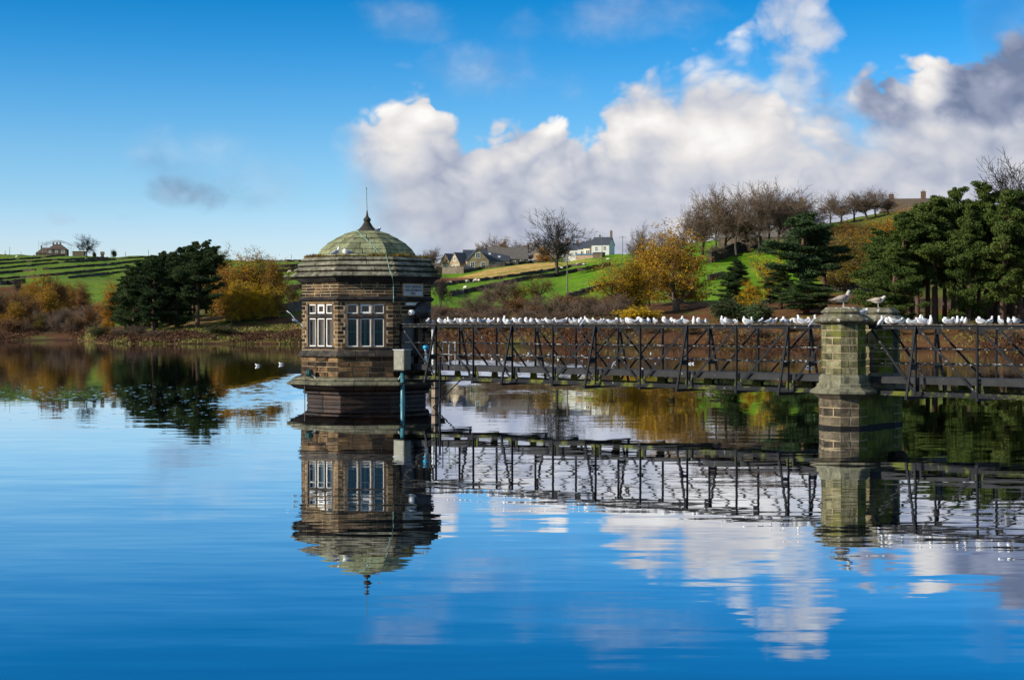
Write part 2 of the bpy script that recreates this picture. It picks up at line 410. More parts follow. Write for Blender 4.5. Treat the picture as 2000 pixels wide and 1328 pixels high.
def terrain():
    us = np.concatenate([np.arange(-900, -40, 30), np.arange(-40, 2040, 7), np.arange(2040, 3201, 30)])
    dl = np.concatenate([[-60, -14, -3, 0, 1, 2, 3.5, 5, 7], np.arange(9, 60, 2.0), np.arange(60, 600, 4.0)])
    v = []; cols = []
    tail = [1.06, 1.35, 2.2]
    for u in us:
        c = _smoothu(u); S = c[0][2]; last = c[0][7]
        Ys = [S + d for d in dl if S + d < last] ; pad = len(dl) - len(Ys)
        Ys += list(np.linspace(last, last * 1.05, pad + 1)[:pad]) if pad else []
        Ys += [last * k for k in tail] + [9000]
        for Y in Ys:
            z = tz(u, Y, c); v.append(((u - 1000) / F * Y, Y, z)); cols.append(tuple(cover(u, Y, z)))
    n = len(dl) + 4
    f = [(i * n + j, (i + 1) * n + j, (i + 1) * n + j + 1, i * n + j + 1) for i in range(len(us) - 1) for j in range(n - 1)]
    m, T, b = bsdf('ground_cover')
    at = T.node('ShaderNodeVertexColor', layer_name='Cover').outputs[0]
    pos = T.node('ShaderNodeNewGeometry').outputs['Position']
    n1 = T.noise(pos, 0.9, 6, 0.7); n2 = T.noise(pos, 0.12, 4, 0.6)
    c = T.mix(1.0, at, T.ramp(n1, [(0.25, (0.5, 0.52, 0.55)), (0.75, (1.5, 1.42, 1.3))]), 'MULTIPLY')
    c = T.mix(1.0, c, T.ramp(n2, [(0.3, (0.8, 0.84, 0.9)), (0.7, (1.2, 1.14, 1.0))]), 'MULTIPLY')
    T.put(b.inputs['Base Color'], c); b.inputs['Roughness'].default_value = 0.95; b.inputs['Specular IOR Level'].default_value = 0.1
    bp = T.node('ShaderNodeBump'); bp.inputs['Strength'].default_value = 0.5; bp.inputs['Distance'].default_value = 0.4
    T.put(bp.inputs['Height'], T.noise(pos, 1.6, 6, 0.7)); T.l.new(bp.outputs[0], b.inputs['Normal'])
    me = mk('terrain', v, f, m, True)
    ca = me.color_attributes.new('Cover', 'FLOAT_COLOR', 'POINT')
    ca.data.foreach_set('color', np.array([(a, b2, c2, 1) for a, b2, c2 in cols], np.float32).ravel())
    tag(ob('hillside', me), 'green hillside pasture rising from the reservoir', None, None, 'structure')
    # the near embankment on which the viewer stands, and the bed of the reservoir
    v = []; xs = np.arange(-300, 301, 15); ys = [-400, -60, -6, 2, 5, 8, 12, 30]
    zz = [4, 2.4, 1.9, 1.85, 1.0, -0.3, -2.5, -6]
    for x in xs:
        for y, z in zip(ys, zz): v.append((x, y, z))
    f = [(i * 8 + j, (i + 1) * 8 + j, (i + 1) * 8 + j + 1, i * 8 + j + 1) for i in range(len(xs) - 1) for j in range(7)]
    tag(ob('embankment', mk('embankment', v, f, plain('rough_grass', (0.07, 0.1, 0.025), 0.95, var=0.4), True)), None, None, None, 'structure')
terrain()

def water():
    m = bpy.data.materials.new('reservoir_water'); m.use_nodes = True
    T = NT(m.node_tree); T.n.clear()
    out = T.node('ShaderNodeOutputMaterial')
    pos = T.node('ShaderNodeNewGeometry').outputs['Position']
    x, y, z = T.sep(pos)
    # long low ripples with crests lying across the view, finer ones on top
    def slope(sx, sy, det, rough):
        c = T.noise(T.xyz(T.m('MULTIPLY', x, sx), T.m('MULTIPLY', y, sy), 0.0), 1.0, det, rough, 0.3, color=True)
        return T.vm('SUBTRACT', c, (0.5, 0.5, 0.5))
    a = T.vm('MULTIPLY', slope(0.22, 1.5, 2, 0.5), (0.007, 0.025, 0))
    b = T.vm('MULTIPLY', slope(0.7, 3.4, 2, 0.55), (0.007, 0.021, 0))
    calm = T.m('ADD', 0.35, T.m('MULTIPLY', T.noise(T.xyz(T.m('MULTIPLY', x, 0.05), T.m('MULTIPLY', y, 0.12), 0.0), 1.0, 3, 0.55), 1.1))
    base = T.vm('SCALE', T.vm('ADD', a, b), T.m('MULTIPLY', calm, T.mr(y, 22, 72, 1.1, 0.20)))
    fine = T.vm('MULTIPLY', slope(2.2, 4.5, 2, 0.6), (0.004, 0.026, 0))
    base = T.vm('ADD', base, T.vm('SCALE', fine, T.mr(y, 55, 120, 0.10, 1.0)))
    # cat's-paws: patches roughened by the breeze
    def ell(cx, cy, rx, ry):
        p = T.m('DIVIDE', T.m('SUBTRACT', x, cx), rx); q = T.m('DIVIDE', T.m('SUBTRACT', y, cy), ry)
        return T.m('SUBTRACT', 1.0, T.m('ADD', T.m('MULTIPLY', p, p), T.m('MULTIPLY', q, q)))
    big = T.m('SUBTRACT', T.noise(T.xyz(T.m('MULTIPLY', x, 0.16), T.m('MULTIPLY', y, 0.05), 0.0), 1.0, 4, 0.6), 0.5)
    def zone(e, k=2.5, lo=0.0, hi=0.8): return T.mr(T.m('ADD', e, T.m('MULTIPLY', big, k)), lo, hi)
    paw = T.m('MAXIMUM', zone(ell(-1.0, 112, 9.0, 34), 2.0), T.m('MULTIPLY', zone(ell(-11.5, 92, 4.2, 34), 2.2), 0.75))
    paw = T.m('MAXIMUM', paw, T.m('MULTIPLY', zone(ell(6, 76, 9, 8), 3.5, 0.25, 1.4), 0.5))
    far = T.m('MULTIPLY', T.mr(y, 258, 266), T.mr(x, -78, -84))
    spk = T.noise(T.xyz(T.m('MULTIPLY', x, 2.4), T.m('MULTIPLY', y, 1.0), 0.0), 1.0, 4, 0.65)
    spz = T.m('MAXIMUM', zone(ell(-16, 70, 17, 27), 1.4, -0.1, 0.9), T.m('MULTIPLY', zone(ell(4, 80, 22, 16), 2.0, 0, 1.0), 0.25))
    spk = T.m('MULTIPLY', T.mr(T.m('ADD', spk, T.m('MULTIPLY', spz, 0.07)), 0.66, 0.74), spz)
    amp = T.m('MAXIMUM', T.m('MAXIMUM', paw, far), spk)
    r = T.vm('MULTIPLY', slope(1.7, 1.0, 3, 0.65), (0.06, 0.11, 0))
    r = T.vm('ADD', r, (0.0, -0.026, 0.0))
    nrm = T.vm('ADD', T.vm('ADD', base, T.vm('SCALE', r, amp)), (0, 0, 1))
    nrm = T.vm('NORMALIZE', nrm)
    fr = T.node('ShaderNodeFresnel'); fr.inputs[0].default_value = 1.36; T.l.new(nrm, fr.inputs['Normal'])
    gl = T.node('ShaderNodeBsdfGlossy'); gl.inputs['Roughness'].default_value = 0.012; T.l.new(nrm, gl.inputs['Normal'])
    gl.inputs['Color'].default_value = (0.93, 0.96, 1.0, 1)
    df = T.node('ShaderNodeBsdfDiffuse'); df.inputs['Color'].default_value = (0.001, 0.005, 0.010, 1)
    mx = T.node('ShaderNodeMixShader'); T.l.new(T.mr(fr.outputs[0], 0.12, 0.60, 0.46, 0.985, smooth=False), mx.inputs[0])
    T.l.new(df.outputs[0], mx.inputs[1]); T.l.new(gl.outputs[0], mx.inputs[2]); T.l.new(mx.outputs[0], out.inputs[0])
    xs = [-900, -300, 0, 300, 900]; ys = [6, 60, 150, 360]
    v = [(a, b2, 0) for a in xs for b2 in ys]
    f = [(i * 4 + j, (i + 1) * 4 + j, (i + 1) * 4 + j + 1, i * 4 + j + 1) for i in range(4) for j in range(3)]
    tag(ob('water', mk('water', v, f, m)), 'still blue reservoir water mirroring sky and tower', None, None, 'structure')
water()

# ------------------------------------------------------------------ valve tower
T22 = math.tan(math.radians(22.5))
def fdir(phi):
    return Vector((math.sin(phi), -math.cos(phi), 0)), Vector((math.cos(phi), math.sin(phi), 0))
PHI = [math.radians(4 + 45 * k) for k in range(8)]            # 0 front, 1 walkway side, 7 left
def prism(ctr, phi, prof, s0, s1):
    """cross-section (outward, height) swept along one face of an octagon; s = 'c' runs to the mitred corner"""
    N, Tn = fdir(phi); n = len(prof); v = []
    for e, sg in ((s0, -1), (s1, 1)):
        for (a, z) in prof:
            s = sg * a * T22 if e == 'c' else e
            v.append(Vector((ctr.x, ctr.y, z)) + N * a + Tn * s)
    f = [(i, (i + 1) % n, n + (i + 1) % n, n + i) for i in range(n)]
    f += [tuple(reversed(range(n))), tuple(range(n, 2 * n))]
    return v, f
def block(ctr, phi, a0, a1, z0, z1, s0, s1, ch=0.012):
    """one dressed stone with chamfered front edges"""
    N, Tn = fdir(phi); c = Vector((ctr.x, ctr.y, 0)); v = []
    for a, zi, si in ((a0, 0, 0), (a1 - ch, 0, 0), (a1, ch, ch)):
        l = -a * T22 if s0 == 'c' else s0 + si
        r = a * T22 if s1 == 'c' else s1 - si
        for s, z in ((l, z0 + zi), (r, z0 + zi), (r, z1 - zi), (l, z1 - zi)): v.append(c + N * a + Tn * s + Vector((0, 0, z)))
    f = [(3, 2, 1, 0), (8, 9, 10, 11)]
    for k in (0, 4):
        for i in range(4): f.append((k + i, k + (i + 1) % 4, k + 4 + (i + 1) % 4, k + 4 + i))
    return v, f
def octring(ctr, prof, rot=PHI[0]):
    """octagonal solid from (apothem, height) pairs"""
    return MB().lathe(ctr, [(a / math.cos(math.radians(22.5)), z) for a, z in prof], 8, rot - math.radians(90 + 22.5))

BUFF = (0.40, 0.30, 0.19)
M_mortar = stone('lime_mortar', (0.16, 0.12, 0.072), (0.38, 0.29, 0.175), (0.54, 0.43, 0.28), 2.2, 0.0, 0.1)
M_brown = stone('sooty_sandstone', (0.006, 0.0045, 0.004), (0.026, 0.016, 0.010), (0.21, 0.12, 0.053), 2.6, 1.0, 0.6, streak=True)
M_warm = stone('warm_sandstone', (0.028, 0.018, 0.011), (0.095, 0.057, 0.028), (0.31, 0.19, 0.088), 2.0, 0.8, 0.5)
M_dark = stone('blackened_stone', (0.010, 0.009, 0.010), (0.026, 0.022, 0.021), (0.10, 0.085, 0.065), 2.0, 0.4, 0.4)
M_jamb = stone('dressed_stone', (0.06, 0.04, 0.028), (0.15, 0.105, 0.07), (0.27, 0.19, 0.12), 1.6, 0.5, 0.25, streak=True)
M_lintel = stone('buff_lintel_stone', (0.22, 0.145, 0.075), (0.46, 0.31, 0.15), (0.60, 0.43, 0.22), 1.5, 0.3, 0.2)
M_grey = stone('lichened_cornice_stone', (0.05, 0.045, 0.037), (0.24, 0.225, 0.16), (0.46, 0.43, 0.32), 2.6, 0.4, 0.4,
               moss=((0.075, 0.085, 0.03), 2.1, 0.58), lichen=((0.42, 0.23, 0.03), 1.1, 0.71), streak=True)
M_dome = stone('green_dome_stone', (0.09, 0.09, 0.055), (0.27, 0.285, 0.15), (0.42, 0.43, 0.25), 1.7, 0.3, 0.25,
               moss=((0.075, 0.06, 0.035), 1.3, 0.54), lichen=((0.13, 0.17, 0.04), 2.2, 0.60), streak=True)
M_djoint = plain('dark_joint', (0.02, 0.022, 0.014), 0.95)
M_plinth = stone('mossy_plinth_stone', (0.05, 0.05, 0.035), (0.17, 0.16, 0.105), (0.29, 0.27, 0.18), 2.4, 0.4, 0.4, moss=((0.10, 0.12, 0.02), 2.0, 0.64), streak=True)
M_wet = stone('wet_base_stone', (0.006, 0.004, 0.003), (0.030, 0.015, 0.010), (0.13, 0.07, 0.038), 1.6, 0.4, 0.4, rough=0.5)
M_moss = leafmat('moss_tufts', [(0.04, 0.06, 0.012), (0.09, 0.11, 0.02), (0.20, 0.13, 0.035), (0.16, 0.075, 0.02)])
M_white = plain('white_painted_frame', (0.78, 0.78, 0.74), 0.5, var=0.12)
M_int = plain('sky_tinted_backing', (0.045, 0.065, 0.085), 0.8)
M_grille = plain('teal_window_grille', (0.10, 0.26, 0.27), 0.5)
def glassmat():
    m = bpy.data.materials.new('window_glass'); m.use_nodes = True; T = NT(m.node_tree); T.n.clear()
    out = T.node('ShaderNodeOutputMaterial'); tr = T.node('ShaderNodeBsdfTransparent'); tr.inputs[0].default_value = (0.75, 0.84, 0.86, 1)
    gl = T.node('ShaderNodeBsdfGlossy'); gl.inputs['Roughness'].default_value = 0.04
    fr = T.node('ShaderNodeFresnel'); fr.inputs[0].default_value = 1.5
    mx = T.node('ShaderNodeMixShader'); T.l.new(fr.outputs[0], mx.inputs[0]); T.l.new(tr.outputs[0], mx.inputs[1]); T.l.new(gl.outputs[0], mx.inputs[2])
    T.l.new(mx.outputs[0], out.inputs[0]); return m
M_glass = glassmat()
M_pane = plain('dark_house_glass', (0.02, 0.026, 0.035), 0.08)

TC = Vector((-6.32, 67.0, 0.0)); AP = 2.76; L2 = AP * T22
TW = Thing('valve_tower', TC, 'octagonal dark sandstone valve tower with green domed roof standing in the reservoir', 'tower')
def tower():
    t = TW
    W0, W1 = 2.42, 4.31                       # window opening heights
    ow = {0: 0.80, 7: 0.80}                   # half width of the openings
    # --- core of the walls in mortar, with openings left in the front and left faces and the doorway
    b = MB()
    def quad(k, a, s0, s1, z0, z1):
        N, Tn = fdir(PHI[k])
        b.add([TC + N * a + Tn * s + Vector((0, 0, z)) for s, z in ((s0, z0), (s1, z0), (s1, z1), (s0, z1))], [(0, 1, 2, 3)])
    a = AP - 0.010; l = a * T22; zb, zt = 1.0, 5.3
    holes = {0: (-0.80, 0.80, W0, W1), 7: (-0.80, 0.80, W0, W1), 1: (-0.52, 0.36, 1.62, 3.62)}
    for k in range(8):
        if k in holes:
            s0, s1, z0, z1 = holes[k]
            quad(k, a, -l, s0, zb, zt); quad(k, a, s1, l, zb, zt); quad(k, a, s0, s1, zb, z0); quad(k, a, s0, s1, z1, zt)
            N, Tn = fdir(PHI[k]); D = 0.24
            for p0, p1 in (((s0, z0), (s0, z1)), ((s0, z1), (s1, z1)), ((s1, z1), (s1, z0)), ((s1, z0), (s0, z0))):
                b.add([TC + N * aa + Tn * p[0] + Vector((0, 0, p[1])) for p, aa in ((p0, a), (p1, a), (p1, a - D), (p0, a - D))], [(0, 1, 2, 3)])
        else: quad(k, a, -l, l, zb, zt)
    wall = t.part('wall', b.v, b.f, M_mortar)
    # backing close behind the glass; room shade and sky reflection are in its colour
    v = octring(TC, [(2.545, 1.2), (2.545, 5.1)]); t.part('window_backing', v.v, v.f, M_int)
    rest = MB()
    def put(k, a0, a1, z0, z1, s0, s1, mat, name='stone', under=wall):
        v, f = block(TC, PHI[k], a0, a1, z0, z1, s0, s1)
        if k in (0, 1, 7): t.part(name, v, f, mat, under)
        else: rest.add(v, f)
    rr = random.Random(5)
    def course(k, z0, z1, lo, hi, n, mats, a1=AP, jit=0.12, start=0):
        """a row of stones from lo to hi, either of which may be the corner"""
        A = -L2 if lo == 'c' else lo; B = L2 if hi == 'c' else hi
        cuts = [A + (B - A) * i / n for i in range(n + 1)]
        for i in range(1, n): cuts[i] += rr.uniform(-jit, jit) + (0.5 if start else -0.5) * (B - A) / n * 0.5
        g = 0.019
        for i in range(n):
            s0 = 'c' if (i == 0 and lo == 'c') else cuts[i] + (g if i else 0)
            s1 = 'c' if (i == n - 1 and hi == 'c') else cuts[i + 1] - (g if i < n - 1 else 0)
            pr = rr.uniform(-0.004, 0.018)
            put(k, AP - 0.05, a1 + pr, z0 + g * .8, z1 - g * .8, s0, s1, rr.choice(mats))
    vis = (0, 1, 7)
    for k in range(8):
        # frieze under the cornice
        zs = [4.53, 4.66, 4.78, 4.90, 5.02, 5.14]
        for i in range(5):
            course(k, zs[i], zs[i + 1], 'c', 'c', 4 + (i + k) % 2, [M_brown, M_brown, M_warm], start=i % 2)
        # walls beside the openings
        zc = [2.26, 2.42] + [2.42 + 1.89 * j / 11 for j in range(1, 12)]
        for i in range(12):
            if k in (0, 7):
                n = 2 if (i + k) % 3 else 1
                m = [M_brown, M_brown, M_warm] if i % 3 else [M_brown, M_warm, M_jamb]
                e = 0.86 if i % 2 else 0.93
                if i == 0: course(k, zc[0], zc[1], 'c', 'c', 3, [M_jamb, M_dark]); continue
                course(k, zc[i], zc[i + 1], 'c', -e, n if i % 2 else 1, m, jit=0.03); course(k, zc[i], zc[i + 1], e, 'c', 1, m, jit=0.03)
            elif k == 1:
                if zc[i] < 3.74:
                    course(k, zc[i], zc[i + 1], 'c', -0.66, 2 - i % 2, [M_brown, M_warm], jit=0.04); course(k, zc[i], zc[i + 1], 0.50, 'c', 2 - i % 2, [M_brown, M_warm], jit=0.04)
                else:
                    course(k, zc[i], zc[i + 1], 'c', 'c', 3 + i % 2, [M_brown, M_warm])
            else: course(k, zc[i], zc[i + 1], 'c', 'c', 4 + i % 2, [M_brown])
        # lower wall of larger blocks
        zl = [1.14, 1.36, 1.58, 1.79, 2.01]
        for i in range(4):
            if k == 1 and zl[i] > 1.5:
                course(k, zl[i], zl[i + 1], 'c', -0.66, 1, [M_brown]); course(k, zl[i], zl[i + 1], 0.50, 'c', 1, [M_brown])
            else:
                course(k, zl[i], zl[i + 1], 'c', 'c', 3 + (i + k) % 2, [M_brown, M_warm, M_brown] if i < 3 else [M_warm], a1=AP + 0.02, start=i % 2)
    # --- string courses
    def band(prof, n, mat, name, ks=range(8), under=wall):
        for k in ks:
            am = max(p[0] for p in prof) * T22
            cuts = [-am + 2 * am * i / n + (rr.uniform(-0.08, 0.08) if 0 < i < n else 0) for i in range(n + 1)]
            for i in range(n):
                v, f = prism(TC, PHI[k], prof, 'c' if i == 0 else cuts[i] + 0.010, 'c' if i == n - 1 else cuts[i + 1] - 0.010)
                if k in vis: t.part(name, v, f, mat, under)
                else: rest.add(v, f)
    band([(2.70, 4.33), (2.80, 4.33), (2.90, 4.40), (2.90, 4.44), (2.79, 4.53), (2.70, 4.53)], 3, M_dark, 'string_course_stone')
    band([(2.70, 2.01), (2.93, 2.01), (2.93, 2.06), (2.79, 2.26), (2.70, 2.26)], 3, M_dark, 'string_course_stone')
    # --- cornice: four weathered steps over a dark hollow moulding
    core = octring(TC, [(2.72, 5.12), (2.98, 5.30), (3.06, 5.36), (2.94, 5.58), (2.80, 5.81), (2.66, 6.02), (2.52, 6.20), (2.1, 6.24)])
    cor = t.part('cornice', core.v, core.f, M_dark)
    for i, (z0, z1, a0, a1) in enumerate(((5.33, 5.575, 3.19, 3.02), (5.575, 5.80, 3.05, 2.87), (5.80, 6.02, 2.90, 2.73), (6.02, 6.22, 2.75, 2.60))):
        prof = [(a1 - 0.25, z0 + 0.03), (a0 - 0.07, z0 + 0.025), (a0 - 0.01, z0 + 0.035), (a0 + 0.03, z0 + 0.065), (a0 + 0.02, z0 + 0.11), (a0 - 0.05, z0 + 0.145), (a1 - 0.01, z1 - 0.01), (a1 - 0.25, z1)]
        band(prof, 2 if i > 1 else 3, M_grey, 'cornice_stone', under=cor)
    band([(2.74, 5.13), (2.86, 5.14), (3.0, 5.26), (3.07, 5.33), (2.74, 5.33)], 3, M_dark, 'cornice_stone', under=cor)
    # --- dome: slabs in rings with open joints
    dp = [(2.17, 6.20), (2.10, 6.36), (1.97, 6.56), (1.70, 6.83), (1.36, 7.05), (0.99, 7.26), (0.55, 7.42)]
    core = octring(TC, [(a - 0.03, z - 0.012) for a, z in dp]); dm = t.part('dome', core.v, core.f, M_djoint)
    for k in range(8):
        N, Tn = fdir(PHI[k])
        for j in range(6):
            (aA, zA), (aB, zB) = dp[j], dp[j + 1]
            n = (3, 3, 3, 2, 2, 1)[j]; off = 0.16 if j % 2 else 0.0
            cuts = [-1 + 2 * i / n + (off if 0 < i < n else 0) for i in range(n + 1)]
            for i in range(n):
                g = 0.014; v = []
                for da in (0, 0.035):
                    for a, z in ((aA, zA + 0.010), (aB, zB - 0.010)):
                        for c, e in ((cuts[i], i > 0), (cuts[i + 1], i < n - 1)):
                            s = c * a * T22; s += (g if c == cuts[i] else -g) if e else 0
                            v.append(TC + N * (a - 0.035 + da) + Tn * s + Vector((0, 0, z - 0.035 + da)))
                f = [(0, 2, 3, 1), (4, 5, 7, 6), (0, 1, 5, 4), (2, 6, 7, 3), (0, 4, 6, 2), (1, 3, 7, 5)]
                t.part('dome_slab', v, f, M_dome, dm)
    fin = MB().lathe(TC, [(0.56, 7.38), (0.50, 7.43), (0.36, 7.51), (0.25, 7.62), (0.17, 7.75), (0.125, 7.84), (0.16, 7.87), (0.17, 7.92), (0.14, 7.97), (0.07, 8.05), (0.05, 8.12), (0.022, 8.32)], 16)
    fo = t.part('finial', fin.v, fin.f, stone('dark_finial_lead', (0.02, 0.02, 0.018), (0.06, 0.055, 0.042), (0.11, 0.10, 0.07), 3, 0.2, 0.2), smooth=True)
    rod = MB().tube([TC + Vector((0, 0, 8.28)), TC + Vector((-0.03, 0, 9.30))], 0.014, 6); rod.tube([TC + Vector((-0.03, 0, 9.24)), TC + Vector((-0.03, 0, 9.34))], [0.03, 0.008], 6)
    t.part('lightning_rod', rod.v, rod.f, plain('weathered_copper', (0.09, 0.17, 0.15), 0.6), fo)
    # conductor strap running down over the dome and cornice
    N, Tn = fdir(PHI[0]); strap = MB()
    pts = [(-0.45, 0.72, 7.42), (-0.1, 1.36, 7.09), (0.35, 1.95, 6.62), (0.62, 2.22, 6.26), (0.85, 2.64, 6.25), (1.02, 3.10, 5.60), (1.12, 3.24, 5.36), (1.16, 2.86, 5.1), (1.17, 2.83, 4.56), (1.17, 2.93, 4.42), (1.17, 2.80, 4.28)]
    strap.tube([TC + Tn * s + N * a + Vector((0, 0, z)) for s, a, z in pts], 0.016, 5)
    t.part('conductor_strap', strap.v, strap.f, plain('verdigris_strap', (0.20, 0.36, 0.30), 0.6), dm)
    # moss and grass on the ledge
    mv, mf = [], []
    for i in range(5200):
        k = rr.randrange(8); N, Tn = fdir(PHI[k]); a = rr.uniform(2.15, 2.66); s = rr.uniform(-1, 1) * a * T22
        hh = rr.uniform(0.04, 0.15) * (0.55 + 0.9 * max(0, math.sin(s * 3.1 + k * 2.3)))
        if k == 1: hh *= 1.2
        p = TC + N * a + Tn * s + Vector((0, 0, 6.21)); d = Vector((rr.gauss(0, 1), rr.gauss(0, 1), 0)).normalized() * 0.028
        q = len(mv); mv += [p - d, p + d, p + Vector((rr.gauss(0, .04), rr.gauss(0, .04), hh))]; mf.append((q, q + 1, q + 2))
    for i in range(500):                                                   # moss along the walkway-side cornice edges
        k = rr.choice((1, 1, 1, 0)); N, Tn = fdir(PHI[k]); st = rr.randrange(4); a, z = ((3.18, 5.44), (3.04, 5.67), (2.88, 5.89), (2.72, 6.1))[st]
        s = a * T22 * (rr.uniform(0.55, 1.0) if k == 1 else rr.uniform(0.9, 1.0))
        p = TC + N * (a - rr.uniform(0, .06)) + Tn * s + Vector((0, 0, z)); q = len(mv)
        mv += [p + Vector((rr.gauss(0, .05), rr.gauss(0, .05), rr.gauss(0, .04))) for _ in range(3)]; mf.append((q, q + 1, q + 2))
    t.part('moss', mv, mf, M_moss, cor, kind='stuff')
    # --- plinth over the water
    core = octring(TC, [(2.50, -2.0), (2.50, 0.38), (2.62, 0.42), (2.62, 0.56), (2.80, 0.60), (2.80, 1.14)])
    pl = t.part('plinth', core.v, core.f, M_wet)
    band([(2.6, 0.60), (2.86, 0.60), (3.10, 0.68), (3.24, 0.80), (2.6, 0.80)], 3, M_wet, 'plinth_stone', under=pl)
    band([(2.6, 0.80), (3.30, 0.80), (3.38, 0.83), (3.38, 0.89), (3.14, 0.985), (2.6, 0.985)], 3, M_plinth, 'plinth_stone', under=pl)
    band([(2.6, 0.99), (3.10, 0.99), (3.17, 1.02), (3.14, 1.07), (2.84, 1.14), (2.6, 1.14)], 3, M_plinth, 'plinth_stone', under=pl)
    band([(2.4, 0.40), (2.63, 0.40), (2.70, 0.44), (2.70, 0.53), (2.63, 0.575), (2.4, 0.575)], 2, M_wet, 'plinth_stone', under=pl)
    for z0 in (0.20, 0.02, -0.30): band([(2.4, z0 + .012), (2.53, z0 + .012), (2.545, z0 + .035), (2.545, z0 + .15), (2.53, z0 + .172), (2.4, z0 + .172)], 2, M_wet, 'plinth_stone', under=pl)
    t.part('rear_stones', rest.v, rest.f, M_brown, wall, kind='stuff')
    # --- windows with stone mullions, in the front and left faces
    for k in (0, 7):
        N, Tn = fdir(PHI[k])
        def P(s, a, z): return TC + N * a + Tn * s + Vector((0, 0, z))
        def bx(s0, s1, a0, a1, z0, z1):
            return MB().box(P((s0 + s1) / 2, (a0 + a1) / 2, (z0 + z1) / 2), ((s1 - s0) / 2, (a1 - a0) / 2, (z1 - z0) / 2), (Tn, N, Vector((0, 0, 1))))
        win = MB()
        win.add(*prism(TC, PHI[k], [(AP - .25, W1 - .10), (AP - .09, W1 - .10), (AP - .02, W1 - .02), (AP + .012, W1 + .0), (AP + .012, W1 + .02), (AP - .25, W1 + .02)], -0.90, 0.90))
        w = t.part('window', win.v, win.f, M_lintel)
        m = bx(-0.93, 0.93, AP - .3, AP + .045, W0 - .075, W0 - .005); t.part('sill', m.v, m.f, M_dark, w)
        for sg in (-1, 1):
            m = bx(*sorted((sg * 0.76, sg * 0.855)), AP - .3, AP - .005, W0, W1 - .10); t.part('jamb', m.v, m.f, M_jamb, w)
        for s in (-0.275, 0.275):
            for z0, z1 in ((W0, 3.62), (3.80, W1 - .06)):
                c = MB(); pr = [(-.062, AP - .20), (-.062, AP - .09), (-.025, AP - .035), (.025, AP - .035), (.062, AP - .09), (.062, AP - .20)]
                vv = [P(s + a, n, z) for z in (z0, z1) for a, n in pr]
                c.add(vv, [(i, (i + 1) % 6, 6 + (i + 1) % 6, 6 + i) for i in range(6)] + [tuple(reversed(range(6))), tuple(range(6, 12))])
                t.part('mullion', c.v, c.f, M_jamb, w)
        tr = MB().add(*prism(TC, PHI[k], [(AP - .24, 3.62), (AP - .07, 3.62), (AP - .01, 3.66), (AP - .02, 3.74), (AP - .08, 3.80), (AP - .24, 3.80)], -0.78, 0.78))
        t.part('transom', tr.v, tr.f, M_dark, w)
        for li, sc in enumerate((-0.55, 0.0, 0.55)):
            hw = 0.217
            for z0, z1, up in ((W0 + .01, 3.61, 0), (3.815, W1 - .11, 1)):
                th = 0.075 if (up and li == 1) else 0.038
                fr = MB(); a = AP - .115
                for (s0, s1, q0, q1) in ((-hw, -hw + th, z0, z1), (hw - th, hw, z0, z1), (-hw + th, hw - th, z0, z0 + th), (-hw + th, hw - th, z1 - th, z1)):
                    fr.box(P(sc + (s0 + s1) / 2, a, (q0 + q1) / 2), ((s1 - s0) / 2, 0.03, (q1 - q0) / 2), (Tn, N, Vector((0, 0, 1))))
                t.part('frame', fr.v, fr.f, M_white, w)
                pv = [P(sc + s, a - .005, z) for s, z in ((-hw + th, z0 + th), (hw - th, z0 + th), (hw - th, z1 - th), (-hw + th, z1 - th))]
                t.part('pane', pv, [(0, 1, 2, 3)], M_glass, w)
                if k == 0:
                    gr = MB(); step = 0.088
                    zz = z0 + th + step * 0.6
                    while zz < z1 - th:
                        gr.beam(P(sc - hw + th, a - .03, zz), P(sc + hw - th, a - .03, zz), 0.012, 0.013); zz += step
                    for ss in (-0.06, 0.05, 0.13): gr.beam(P(sc + ss, a - .03, z0 + th), P(sc + ss, a - .03, z1 - th), 0.012, 0.014)
                    if not up: gr.beam(P(sc - hw + th, a - .04, z0 + .62), P(sc + hw - th, a - .04, z0 + .62), 0.03, 0.05)
                    if not up and li == 1: gr.beam(P(sc - .02, a - .04, z0 + th), P(sc - .02, a - .04, z1 - th), 0.03, 0.09)
                    t.part('grille', gr.v, gr.f, M_grille, w)
    # --- doorway towards the walkway
    N, Tn = fdir(PHI[1])
    def P(s, a, z): return TC + N * a + Tn * s + Vector((0, 0, z))
    ax = (Tn, N, Vector((0, 0, 1)))
    def bx(s0, s1, a0, a1, z0, z1): return MB().box(P((s0 + s1) / 2, (a0 + a1) / 2, (z0 + z1) / 2), ((s1 - s0) / 2, (a1 - a0) / 2, (z1 - z0) / 2), ax)
    M_darkdoor = plain('dark_blue_door', (0.012, 0.016, 0.022), 0.45)
    m = bx(-0.52, 0.36, AP - .19, AP - .15, 1.62, 3.62); dr = t.part('door', m.v, m.f, M_darkdoor)
    for z0, z1 in ((1.75, 2.55), (2.68, 3.5)):
        m = bx(-0.42, 0.26, AP - .15, AP - .135, z0, z1); t.part('door_panel', m.v, m.f, M_darkdoor, dr)
    m = MB().tube([P(0.26, AP - .12, 2.55), P(0.16, AP - .12, 2.55)], .012); t.part('door_handle', m.v, m.f, plain('steel', (0.4, 0.4, 0.42), 0.35, 0.9), dr)
    for s0, s1 in ((-0.655, -0.52), (0.36, 0.495)):
        m = bx(s0, s1, AP - .35, AP + .025, 1.6, 3.62); t.part('door_jamb', m.v, m.f, M_jamb)
    m = bx(-0.655, 0.495, AP - .35, AP + .03, 3.63, 3.75); t.part('door_lintel', m.v, m.f, M_jamb)
    # name plaque over the door
    m = bx(-0.62, 0.62, AP + .0, AP + .06, 4.53, 5.09); pq = t.part('plaque', m.v, m.f, M_lintel)
